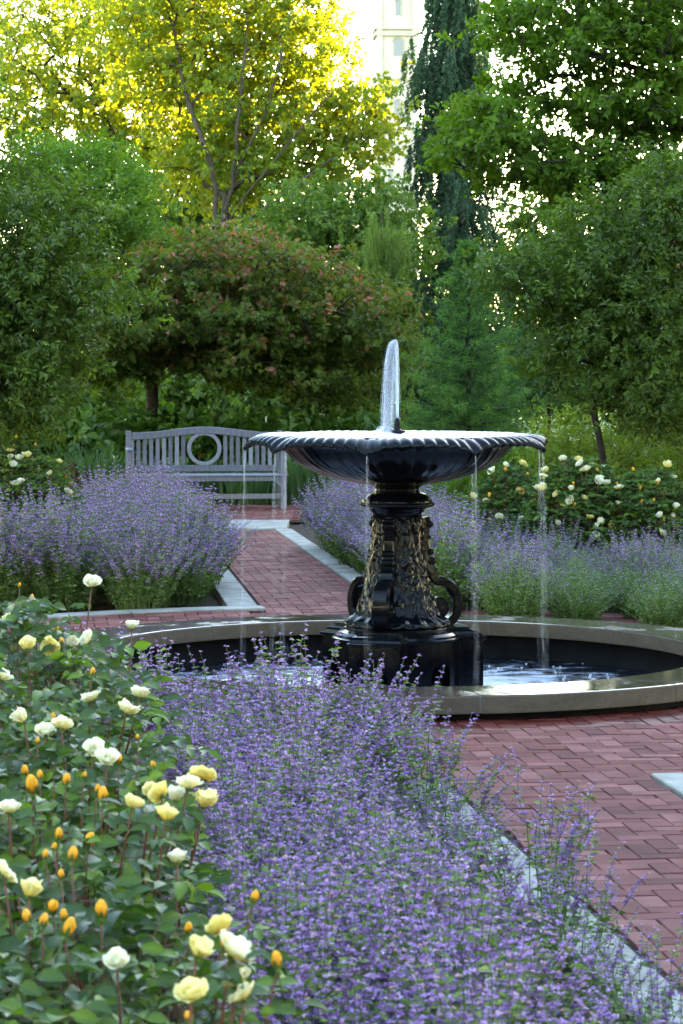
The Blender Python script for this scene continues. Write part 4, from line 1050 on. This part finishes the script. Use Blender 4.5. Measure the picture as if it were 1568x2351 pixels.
# ================================================================== low planting
def blades(name, label, px, py, Z, seed, n=90, h=.6, spread=.35, mat='iris', group=None, cat='plant', wid=.02):
    rng = np.random.default_rng(seed); b = np.array([(px - CX) / FP * Z, Z, 0.0]); t = thing(name, label, cat, tuple(b), group); g = Geo()
    for q in range(n):
        a = rng.random() * 6.28; r = spread * math.sqrt(rng.random()) * .6; hh = h * rng.uniform(.6, 1.1); lean = rng.uniform(.05, .45) * hh
        p0 = np.array([r * math.cos(a), r * math.sin(a), -.03]); u = np.linspace(0, 1, 6); d = np.array([math.cos(a + rng.normal(0, .5)), math.sin(a + rng.normal(0, .5)), 0])
        P = p0 + np.outer(lean * u ** 2.2, d) + np.c_[0 * u, 0 * u, hh * (u - .12 * u ** 3)]
        s = np.cross(d, [0, 0, 1.]) * wid * .5; w_ = np.interp(u, [0, .4, 1], [.7, 1, .05])[:, None]
        v = np.stack([P - s * w_, P + s * w_], 1).reshape(-1, 3); i = np.arange(5)[:, None] * 2
        g.add(v, i + np.array([0, 1, 3, 2]), np.clip(rng.normal(.5, .25), 0, 1))
    g.obj('leaf_blades', M[mat], t); return t
def shrub(name, label, ells, Z, dep, n, nleaf, rc, L, W, mat, seed, group=None, cat='shrub', tint=None, flat=.7, droop=.3, tuft=7):
    rng = np.random.default_rng(seed); E = [px_ell(e, Z, dep) for e in ells]; C = sample_ell(rng, E, n, rc * .6, 2.5); C = C[C[:, 2] > .08]
    x = np.mean([e[0] for e in E]); base = np.array([x, Z, -.03])
    A, par, rad = grow(rng, [base, base + [0, 0, .12]], C, .003, step=.15, bias=.05)
    t = thing(name, label, cat, tuple(base), group); g = Geo(); limbs(g, A - base, par, rad, 0, .02); g.obj('stems', M['cane'], t)
    g = Geo(); cluster_leaves(g, rng, C - base, nleaf, rc, L, W, flat, droop, tint, np.mean([e[:3] for e in E], 0) - base - np.array([0, 0, .3]), tuft=tuft); g.obj('foliage', M[mat], t)
    return t
for q, (x, y, rx, ry, Z) in enumerate([(40, 1010, 70, 50, 39), (200, 1000, 90, 55, 39), (330, 1005, 70, 50, 39.5), (480, 1010, 80, 50, 39.5), (610, 1010, 80, 50, 39.5), (720, 1005, 70, 45, 39), (820, 1000, 60, 40, 39)]):
    shrub('broad_leaf_plant', 'fresh green broad-leaved plant in the row behind the bench', [(x, y, rx, ry)], Z, .45, 42, 14, .16, .20, .14, 'hosta', 80 + q, 'broad-leaved plants behind the bench', 'plant', droop=.5)
for q, (x, Z, h) in enumerate([(180, 37.3, .85), (235, 37, .9), (270, 37.6, .8), (455, 37.4, .7), (520, 37.5, .75), (570, 37, .6), (690, 37.2, .9), (745, 37.5, .85), (790, 36.5, .8), (640, 37.4, .6), (350, 37.5, .65)]):
    blades('iris_clump', 'clump of upright green sword leaves growing around the bench', x, 0, Z, 100 + q, 150, h, .55, group='sword-leaved clumps around the bench', wid=.03)
for q, (x, Z, rx, ry) in enumerate([(430, 38.2, 60, 32), (500, 37.8, 70, 30), (600, 38, 60, 30), (150, 37, 55, 40), (720, 38.3, 60, 30)]):
    y = HY + FP * CH / Z - ry - 6
    shrub('rusty_shrub', 'low rusty orange-brown shrub at the edge of the bench terrace', [(x, y, rx, ry)], Z, .35, 60, 28, .12, .05, .03, 'rust', 120 + q, 'rusty low shrubs by the bench')
for q, (x, y, rx, ry, Z, m_) in enumerate([(1320, 1010, 110, 90, 29, 'leaf_lime'), (1470, 1020, 120, 100, 28.5, 'leaf_lime'), (1240, 1060, 90, 60, 30, 'leaf_mid'), (1570, 1060, 80, 110, 27.5, 'leaf_lime'), (1130, 1090, 110, 50, 30, 'leaf_mid'), (1760, 1030, 130, 120, 28, 'leaf_mid'), (1960, 1020, 130, 130, 28, 'leaf_lime')]):
    shrub('spirea_shrub', ['yellow-green fine-leaved shrub behind the right roses', 'bright yellow-green rounded shrub below the right crabapple', 'mid green low shrub at the foot of the young spruce', 'yellow-green shrub at the end of the right rose bed', 'small-leaved green shrub behind the fountain column', 'mid green shrub beyond the end of the right rose bed', 'tall yellow-green shrub past the mid green one'][q], [(x, y, rx, ry), (x, y + ry * .7, rx * 1.1, ry * .6)], Z, .6, 170, 42, .13, .045, .022, m_, 140 + q)

# ------------------------------------------------------------------ catmint
def flower_whorl(g, P, rng, n, s, tints):
    """small two-lipped blossoms set round a stem"""
    a = rng.random(n) * 6.28; D = np.c_[np.cos(a), np.sin(a), rng.uniform(-.1, .7, n)]
    Nn = np.c_[-np.cos(a) * .5, -np.sin(a) * .5, np.ones(n)] + rng.normal(0, .3, (n, 3))
    leaves(g, P + rng.normal(0, s * .15, (n, 3)), D, Nn, s * rng.uniform(.8, 1.4, n), s * rng.uniform(.6, .95, n), tints, fold=.35)
def mint_clump(seed, stems=95, R=.36, H=.62, wh=6, bloom=1.0, fs=.0115):
    rng = np.random.default_rng(seed); gs = Geo(); gf = Geo(); gl = Geo()
    LP = []; LD = []; LL = []
    for q in range(stems):
        a = rng.random() * 6.28; rr = math.sqrt(rng.random()); b = rr * R * .45; tipr = rr * R * 1.12 + rng.normal(0, .03)
        hh = H * (1.02 - .42 * rr ** 2) * rng.uniform(.72, 1.16); e = np.array([math.cos(a), math.sin(a), 0]); u = np.linspace(0, 1, 7)
        P = np.outer(b + (tipr - b) * u ** 1.4, e) + np.c_[rng.normal(0, .008, 7), rng.normal(0, .008, 7), hh * (1 - (1 - u) ** 1.25)]
        tube(gs, P, np.interp(u, [0, 1], [.0022, .0011]), 3, .4, cap=False)
        fl = rng.uniform(.38, .62)                             # flowering share of the stem
        ns = int(wh * rng.uniform(1.4, 2.0) * 1.3)
        for w_ in range(ns):
            s = 1 - fl * (w_ / ns) ** .9; p = np.array([np.interp(s, u, P[:, k]) for k in range(3)]); k = int(rng.uniform(3, 8) * (.55 + .6 * w_ / ns) * bloom) + 1
            tt = np.where(rng.random(k) < .13, rng.uniform(.93, 1, k), np.clip(rng.normal(.52, .22, k), 0, .9))
            if rng.random() < .22: tt = tt * .35
            flower_whorl(gf, np.repeat(p[None], k, 0), rng, k, fs * (.62 + .5 * w_ / ns), tt)
        for w_ in range(18):
            s = rng.uniform(.12, .86); p = np.array([np.interp(s, u, P[:, k]) for k in range(3)])
            for sg in (0, 3.14):
                aa = rng.random() * 3.14 + sg; LP.append(p); LD.append([math.cos(aa), math.sin(aa), rng.uniform(-.2, .6)]); LL.append(rng.uniform(.018, .038) * (1.15 - .45 * s))
    LP = np.array(LP); LD = np.array(LD); LL = np.array(LL)
    leaves(gl, LP, LD, np.array([0, 0, 1.]) + rng.normal(0, .35, LP.shape), LL, LL * .62, np.clip(rng.normal(.5, .22, len(LL)), 0, 1), fold=.2)
    return gs.mesh('stems', M['stem']), gl.mesh('leaves', M['mint_leaf']), gf.mesh('flower_spikes', M['mint_flower'])
MINT = [mint_clump(200 + q, 92, .36, .60, 4, .85, .0185) for q in range(5)]
MINT_F = [mint_clump(220 + q, 150, .44, .72, 4, .85, .0175) for q in range(4)]          # fuller far-bed plants
MINT_G = [mint_clump(240 + q, 150, .44, .60, 1.2, .4, .017) for q in range(2)]           # leafy, few flowers
MINT_S = [mint_clump(250 + q, 24, .30, .62, 4.5, .95, .0165) for q in range(3)]            # sparse outer stems
rng = np.random.default_rng(21)
def place_mint(x, y, s, label, group, kinds, zs=1.0):
    me = kinds[rng.integers(len(kinds))]
    t = thing('catmint_plant', label, 'catmint', (x, y, -.02), group, rng.random() * 6.28); t.scale = (s, s, s * zs)
    for nm, m_ in zip(('stems', 'leaves', 'flower_spikes'), me): link(nm, m_, t)['kind'] = 'stuff'
def rose_edge(Y): return np.interp(Y, [4.5, 6.0, 8.5, 11.4, 13], [-.10, -.24, -.60, -.95, -1.1])
y = 5.2
while y < 12.35:
    inset = np.interp(y, [5, 7, 10, 12.4], [1.02, .98, .90, .72]); x = onA(y)[0] - inset + rng.normal(0, .03); fr = onA(y)[0] - .30
    place_mint(fr + rng.normal(0, .04), y + rng.normal(0, .08), rng.uniform(.6, .85) if rng.random() < .6 else rng.uniform(.95, 1.15), 'sparse catmint stems leaning over the concrete kerb beside the brick path', 'catmint stems over the kerb', MINT_S, .9)
    place_mint(onA(y)[0] - inset + .32, y + rng.normal(0, .08), rng.uniform(.45, .6), 'low catmint tuft just inside the concrete kerb of the front path', 'low catmint along the kerb', MINT, .8)
    while x > rose_edge(y) - .05 and x > -.1275 * y - .3:
        d = math.hypot(x - PCX, y - PCY)
        if d > 4.95: place_mint(x + rng.normal(0, .04), y + rng.normal(0, .05), rng.uniform(.86, 1.1), 'purple catmint filling the bed between the yellow roses and the brick path', 'catmint of the rose-side bed', MINT)
        x -= .38
    y += .40
for k in range(7):                                       # the fringe along the pool side
    d_ = -3 - k * 3.4; p = pol(4.98, d_)
    if abs(p[0]) < .14 * p[1]: place_mint(p[0], p[1], rng.uniform(1.0, 1.15), 'tall catmint spikes at the pool end of the rose bed', 'catmint before the pool', MINT, 1.05)
y = 21.2
while y < 29.2:
    x = onL(y)[0] - .62
    while x > -.1275 * y - .5:
        d = math.hypot(x - PCX, y - PCY)
        if d > rL + .42 and not (y > 22.6 and x < -2.45): place_mint(x + rng.normal(0, .08), y + rng.normal(0, .08), rng.uniform(1.0, 1.25), *(('catmint leaning over the left kerb of the bench path', 'catmint along the bench path kerb') if x > onL(y)[0] - .7 else ('catmint at the pool side of the bench-side bed, above the curved kerb', 'front row of the bench-side catmint') if y < 22.4 else ('purple catmint mounded in the bed in front of the bench', 'catmint of the bench-side bed')), MINT_F)
        x -= .50
    y += .50
y = 19.3
while y < 28.4:
    x = onR(y)[0] + .40
    lim = 1.25 if y > 24.4 else .1275 * y + 1.6
    while x < lim:
        d = math.hypot(x - PCX, y - PCY)
        if d > (3.05 if x > .9 else 3.75) and not (x > 1.2 and y > 23.3): 
            leafy = rng.random() > (.92 if x < .9 else .35 if y > 20.8 else .12)
            lab = ('leafy green catmint with few flowers behind the pool coping', 'leafy catmint behind the pool') if leafy else ('catmint along the kerb of the bench path, behind the fountain column', 'catmint along the far path kerb') if x < onR(y)[0] + .6 else ('purple catmint in the bed behind the pool, in front of the white roses', 'catmint of the bed behind the pool')
            place_mint(x + rng.normal(0, .08), y + rng.normal(0, .08), rng.uniform(.95, 1.2) * (1 if x < .8 else .8 if x < 1.6 else .68), lab[0], lab[1], MINT_G if leafy else MINT_F)
        x += .48
    y += .52

y = 6.0
while y < 12.3:
    for k in range(3):
        x = onB(y)[0] + .62 + k * .42
        if math.hypot(x - PCX, y - PCY) > 5.2: place_mint(x + rng.normal(0, .04), y + rng.normal(0, .05), rng.uniform(.85, 1.1), 'purple catmint in the bed across the front path from the yellow roses', 'catmint across the front path', MINT)
    y += .45
# ------------------------------------------------------------------ roses
def petal_patch(g, rng, a, rad, h, w_, curl, tb, te, base_r=.004, lean=.3):
    nu, nv = 6, 5; u = np.linspace(0, 1, nu)[:, None]; v = np.linspace(-1, 1, nv)[None]
    wid = w_ * np.sin(np.clip(u * 1.75 + .25, 0, 2.6)) * .5 + .002
    out = base_r + rad * (u ** .8) + curl * np.clip(u - .65, 0, 1) ** 1.5
    cup = -.35 * (v ** 2) * wid * (1 - .3 * u)
    z = h * (u ** (1 + lean)) * (1 - .10 * v ** 2) - .4 * curl * np.clip(u - .7, 0, 1) + rng.normal(0, .0012, (nu, nv)) + .003 * np.sin(v * 4 + a * 7) * u ** 2
    rr = out + cup; t = v * wid
    x = rr * math.cos(a) - t * math.sin(a); y = rr * math.sin(a) + t * math.cos(a)
    P = np.stack([x + 0 * v, y + 0 * v, z + 0 * v], -1).reshape(-1, 3)
    i = np.arange(nu - 1)[:, None] * nv; j = np.arange(nv - 1)[None]
    g.add(P, np.stack([i + j, i + j + 1, i + nv + j + 1, i + nv + j], -1).reshape(-1, 4), np.repeat(np.clip(tb + (te - tb) * np.linspace(0, 1, nu), 0, 1), nv))
def sepals(g, rng, r=.012, mi=1):
    for k in range(5):
        a = k * 1.256 + rng.random(); d = np.array([[math.cos(a), math.sin(a), -.35]]); leaves(g, np.zeros((1, 3)), d, np.array([[0, 0, 1.]]), np.array([r * 1.8]), np.array([r * .7]), .5, mi)
    lathe(g, [(.001, -.012), (.005, -.010), (.006, -.003), (.004, .004)], 8, .5, mi)
def bloom(seed, form):
    rng = np.random.default_rng(seed); g = Geo()
    if form == 'open': lay = [(6, .036, .028, .042, .014, .15), (5, .027, .036, .038, .009, .2), (5, .018, .030, .030, .004, .25), (4, .008, .026, .022, .0, .3)]
    elif form == 'cup': lay = [(5, .028, .040, .044, .012, .3), (5, .022, .045, .040, .007, .35), (5, .014, .040, .032, .002, .35), (4, .006, .036, .024, .0, .3)]
    else: lay = [(5, .033, .036, .044, .018, .2), (4, .020, .046, .038, .007, .35), (4, .010, .042, .030, .002, .35)]
    for n, rad, h, w_, curl, tb in lay:
        o = rng.random() * 6.28
        for k in range(n): petal_patch(g, rng, o + k * 6.283 / n + rng.normal(0, .12), rad * rng.uniform(.9, 1.1), h * rng.uniform(.72, 1.18), w_ * rng.uniform(.85, 1.2), curl * rng.uniform(.2, 2.0), tb, min(1, tb + .60))
    sepals(g, rng); return g
def bud(seed):
    rng = np.random.default_rng(seed); g = Geo(); sc_ = rng.uniform(.9, 1.05)
    def tw(r, z, A, I): return r * (1 + .14 * np.cos(3 * A + z * 110) * np.clip(z / .02, 0, 1) + .06 * np.cos(5 * A - z * 190)), z
    lathe(g, np.array([(.001, 0), (.006, .002), (.0098, .009), (.0108, .016), (.0100, .023), (.0075, .029), (.0045, .0335), (.0025, .035), (.001, .034)]) * sc_, 20, np.linspace(.15, .95, 9).repeat(20) + rng.normal(0, .08, 180), 0, tw)
    for k in range(5):
        a = k * 1.256 + rng.normal(0, .15); e = np.array([math.cos(a), math.sin(a)]); u = np.linspace(0, 1, 4)
        rr = np.interp(u, [0, .35, .7, 1], [.005, .0112, .0125, .016]); zz_ = np.interp(u, [0, .35, .7, 1], [-.001, .007, .014, .018]); wd = np.interp(u, [0, .35, 1], [.004, .0042, .0004])
        P = np.c_[np.outer(rr, e), zz_]; sd = np.array([-e[1], e[0], 0])
        v = np.stack([P - sd * wd[:, None], P + sd * wd[:, None]], 1).reshape(-1, 3); i = np.arange(3)[:, None] * 2
        g.add(v, i + np.array([0, 1, 3, 2]), .5, 1)
    lathe(g, [(.001, -.013), (.004, -.012), (.0058, -.005), (.005, .002)], 8, .5, 1)
    tube(g, [[0, 0, -.05], [0, 0, -.01]], [.0016, .002], 5, .5, 1)
    return g
BLOOM = {}
for kk, (mat, forms) in {'w': ('petal', ('open', 'cup', 'loose')), 'y': ('petal_yellow', ('cup', 'loose', 'open'))}.items():
    BLOOM[kk] = [bloom(300 + q, f).mesh('rose_bloom', [M[mat], M['sepal']], True) for q, f in enumerate(forms * 2)]
BUD = [bud(330 + q).mesh('rose_bud', [M['bud'], M['sepal']], True) for q in range(3)]
LEAF = []
for q in range(4):
    g = Geo(); leaves(g, np.zeros((1, 3)), np.array([[0, 1., 0]]), np.array([[0, 0, 1.]]), np.array([.056]), np.array([.031]), [.2, .4, .6, .85][q], fold=[.15, .25, .35, .2][q], kind=8); LEAF.append(g.mesh('leaf', M['rose_leaf'], True))

def rose_bush(label, base, blooms, buds, nspray, sampler, seed, single=0, leafL=.056, pts_group=None, scale=1.0):
    rng = np.random.default_rng(seed); t = thing('rose_bush', label, 'rose bush', tuple(base), pts_group); base = np.array(base)
    gc = Geo(); gl = Geo(); roots = [base + np.array([rng.normal(0, .12), rng.normal(0, .12), 0]) for _ in range(9)]
    def cane(p, r=.003, green=False):
        rt = min(roots, key=lambda q: np.linalg.norm((q - p)[:2]) + rng.random() * .15); u = np.linspace(0, 1, 9)
        mid = rt + (p - rt) * np.array([.7, .7, .45]); P = ((1 - u) ** 2)[:, None] * rt + (2 * u * (1 - u))[:, None] * mid + (u ** 2)[:, None] * p
        tube(gc, P - base, np.interp(u, [0, 1], [r * 1.8, r * .7]), 5)
        return P
    extra_sp = []
    for (p, kind, s) in blooms:
        p = np.array(p); CP = cane(p, .0038 * scale ** .3); extra_sp += [CP[6] * .5 + CP[7] * .5 + rng.normal(0, .012, 3), CP[7] * .45 + CP[8] * .55 + rng.normal(0, .01, 3), CP[6] + rng.normal(0, .015, 3)]; me = BLOOM[kind][rng.integers(6)]
        o = link('rose_bloom', me, t, tuple(p - base)); o.scale = (s,) * 3; o.rotation_euler = (rng.normal(.3, .4), rng.normal(0, .4), rng.random() * 6.28); o.scale = (s * rng.uniform(.9, 1.15), s * rng.uniform(.9, 1.15), s * rng.uniform(.85, 1.2))
    for (p, s) in buds:
        p = np.array(p); CP = cane(p, .0028 * scale ** .3); extra_sp += [CP[7] * .6 + CP[8] * .4 + rng.normal(0, .012, 3)]; o = link('rose_bud', BUD[rng.integers(3)], t, tuple(p - base)); o.scale = (s,) * 3; o.rotation_euler = (rng.normal(0, .2), rng.normal(0, .25), rng.random() * 6.28)
    LPs = []
    sp = [sampler(rng) for _ in range(nspray)] + extra_sp
    for q in range(0, nspray, 9): cane(sp[q] + np.array([0, 0, -.02]), .003)
    for p in sp:
        a = rng.random() * 6.28; d = unit(np.array([math.cos(a), math.sin(a), rng.uniform(-.25, .45)])[None])[0]; side = np.cross(d, [0, 0, 1.]); L = leafL * rng.uniform(.8, 1.3)
        tl = np.clip(rng.normal(.45, .2), 0, 1) if rng.random() > .1 else rng.uniform(.85, 1)
        tube(gc, np.array([p - d * L * .6, p + d * L * 1.3]) - base, .0011 * scale, 3, cap=False)
        for (along, sd) in ((1.3, 0), (.75, 1), (.75, -1), (.1, 1), (.1, -1)):
            dd = unit((d * (1 if sd == 0 else .45) + side * sd * .8 + rng.normal(0, .15, 3) + np.array([0, 0, -.1]))[None])[0]
            nn = np.array([0, -.45, .75]) + rng.normal(0, .42, 3)
            LPs.append((p + d * L * along, dd, nn, L * rng.uniform(.85, 1.1), np.clip(tl + rng.normal(0, .08), 0, 1)))
    if single:
        # leaves that show largest become leaves of their own
        def vis(q):
            p = q[0]; x = CX + FP * p[0] / p[1]; y = HY + FP * (CH - p[2]) / p[1]
            return (p[2] * 1.0 - .12 * p[1]) if (0 < x < 1568 and y < 2351) else -9
        LPs.sort(key=vis, reverse=True)
        for (p, d, nn, L, tl) in LPs[:single]:
            S = unit(np.cross(d, nn)[None])[0]; N = np.cross(S, d); me = LEAF[int(np.clip(tl * 4, 0, 3))]
            o = link('leaf', me, t)
            from mathutils import Matrix
            k = L / .056; o.matrix_local = Matrix(((S[0] * k, d[0] * k, N[0] * k, (p - base)[0]), (S[1] * k, d[1] * k, N[1] * k, (p - base)[1]), (S[2] * k, d[2] * k, N[2] * k, (p - base)[2]), (0, 0, 0, 1)))
        LPs = LPs[single:]
    P = np.array([q[0] for q in LPs]) - base; D = np.array([q[1] for q in LPs]); N = np.array([q[2] for q in LPs]); L = np.array([q[3] for q in LPs]); tl = np.array([q[4] for q in LPs])
    leaves(gl, P, D, N, L, L * .56, tl, fold=.25, kind=8 if single else 2)
    o = gl.obj('foliage', M['rose_leaf' if single else 'rose_leaf_far'], t, bool(single)); o['kind'] = 'stuff'
    gc.obj('canes', M['cane'], t, True)['kind'] = 'stuff'
    return t
# the near roses: distance read from blossom size, height follows
def nearZ(y): return float(np.interp(y, [1340, 1480, 1610, 1680, 1830, 2060, 2250, 2351], [10.8, 9.6, 8.6, 8.1, 6.9, 5.95, 5.3, 5.1]))
NB = [(210, 1343, 'w'), (25, 1428, 'y'), (303, 1443, 'w'), (63, 1490, 'y'), (115, 1485, 'y'), (165, 1480, 'w'), (205, 1470, 'w'), (212, 1608, 'w'), (290, 1637, 'w'), (320, 1600, 'w'), (103, 1684, 'w'), (140, 1672, 'w'), (3, 1560, 'w'), (215, 1725, 'w'), (243, 1748, 'w'), (345, 1820, 'y'), (373, 1827, 'y'), (402, 1837, 'w'), (432, 1810, 'w'), (465, 1790, 'y'), (468, 1850, 'y'), (303, 1853, 'y'), (380, 1882, 'y'), (20, 1865, 'w'), (65, 2056, 'y'), (407, 1980, 'w'), (508, 2140, 'y'), (552, 2208, 'w'), (528, 2190, 'w'), (542, 2262, 'w'), (562, 2292, 'w'), (440, 2292, 'y'), (268, 2212, 'w'), (8, 2010, 'w'), (55, 1655, 'w'), (450, 2190, 'y')]
NU = [(75, 1812, 1.5), (150, 1795, 1), (237, 1833, 1.2), (222, 1812, .8), (273, 1745, 1), (357, 1756, .8), (210, 1543, 1), (27, 1397, .9), (75, 1370, .8), (45, 1340, .7), (130, 1445, 1), (145, 1470, .8), (202, 1935, 1.2), (165, 1970, 1.2), (133, 1920, .9), (103, 1965, .8), (123, 1945, .6), (140, 2010, .7), (122, 2085, 1.2), (66, 2110, 1), (97, 2120, .9), (147, 2106, .8), (150, 2140, 1.4), (233, 2098, 1.2), (430, 2132, .9), (580, 2063, .9), (638, 2215, 1.2), (512, 2168, .9), (437, 2340, .8), (92, 1782, .8), (190, 1780, .7), (120, 1645, .7), (85, 1700, .7), (318, 1690, .6), (60, 1770, .9)]
def lowtop(Z): return float(np.interp(Z, [5.0, 5.6, 6.6, 8.0, 9.5, 10.6], [.59, .63, .69, .75, .91, 1.02]))
def near_sampler(z0, z1):
    def f(rng):
        for _ in range(200):
            Z = rng.uniform(z0, z1); xr = rose_edge(Z) + .02 + .1 * rng.normal(); xl = -.1275 * Z - .22; x = rng.uniform(xl, xr)
            edge = np.clip((xr - x) / .35, 0, 1); top = lowtop(Z) * (.62 + .38 * math.sqrt(edge)) + rng.normal(0, .035) + .05 * math.sin(x * 9 + Z * 5)
            if Z > 10.3: top -= (Z - 10.3) * .35
            z = top * (1 - .75 * rng.random() ** 2.2)
            if z > .12: return np.array([x, Z, z])
    return f
zone = [(4.75, 6.45, (-.45, 5.7), 'yellow and cream rose bush with orange buds nearest the path end of the bed', 640, 140), (6.45, 8.4, (-.75, 7.4), 'middle yellow rose bush with a cluster of lemon blooms beside the catmint', 640, 100), (8.4, 11.1, (-1.05, 9.7), 'cream rose bush nearest the pool, blooms standing above the catmint', 720, 50)]
rng = np.random.default_rng(77)
for q, (z0, z1, b, lab, ns, sg) in enumerate(zone):
    bl = [(AT(x, y, nearZ(y) + rng.normal(0, .12)), k, rng.uniform(.66, .90)) for x, y, k in NB if z0 <= nearZ(y) < z1]
    bu = [(AT(x, y + 8, nearZ(y)), s * .92) for x, y, s in NU if z0 <= nearZ(y) < z1]
    rose_bush(lab, (b[0], b[1], 0), bl, bu, ns, near_sampler(z0, z1), 400 + q, sg)
# roses across the garden
def far_roses(label, cx, cy, Z, rx, ry, nb, nu, seed, dep=.5, ns=900):
    rng = np.random.default_rng(seed); k = Z / FP; c = AT(cx, cy, Z); Rx = rx * k; top = c[2] + ry * k
    def dome(x, y): return max(0, 1 - (x / Rx) ** 2 - (y / dep) ** 2)
    def smp(rng):
        for _ in range(300):
            x = rng.uniform(-Rx, Rx); y = rng.uniform(-dep, dep); d = dome(x, y)
            if d <= .02: continue
            return np.array([c[0] + x, Z + y, max(.08, top * math.sqrt(d) * (1 - .85 * rng.random() ** 2)) + rng.normal(0, .03)])
    bl = []; bu = []
    while len(bl) < nb:
        x = rng.uniform(-Rx, Rx); y = rng.uniform(-dep, dep * .2); d = dome(x, y)
        if d > .1: bl.append((np.array([c[0] + x, Z + y, top * math.sqrt(d) * rng.uniform(.72, 1.05) + .04]), 'w' if rng.random() < .7 else 'y', rng.uniform(.8, 1.15)))
    while len(bu) < nu:
        x = rng.uniform(-Rx, Rx); y = rng.uniform(-dep, dep * .2); d = dome(x, y)
        if d > .1: bu.append((np.array([c[0] + x, Z + y, top * math.sqrt(d) * rng.uniform(.75, 1.02) + .05]), rng.uniform(1, 1.4)))
    rose_bush(label, (c[0], Z, 0), bl, bu, ns, smp, seed, 0, .06)
far_roses('cream rose bush under the crabapple beside the bench-side catmint', 55, 1150, 23.3, 150, 125, 34, 20, 501, .6, 1100)
far_roses('white rose bush behind the catmint, left of its right hand neighbour', 1175, 1155, 24.3, 130, 85, 16, 14, 502)
far_roses('white rose bush in full flower in the bed behind the pool', 1330, 1160, 23.6, 150, 100, 34, 16, 503, .55, 1200)
far_roses('white rose bush with few blooms at the end of the bed behind the pool', 1500, 1175, 23.4, 150, 95, 16, 14, 504, .55, 1200)
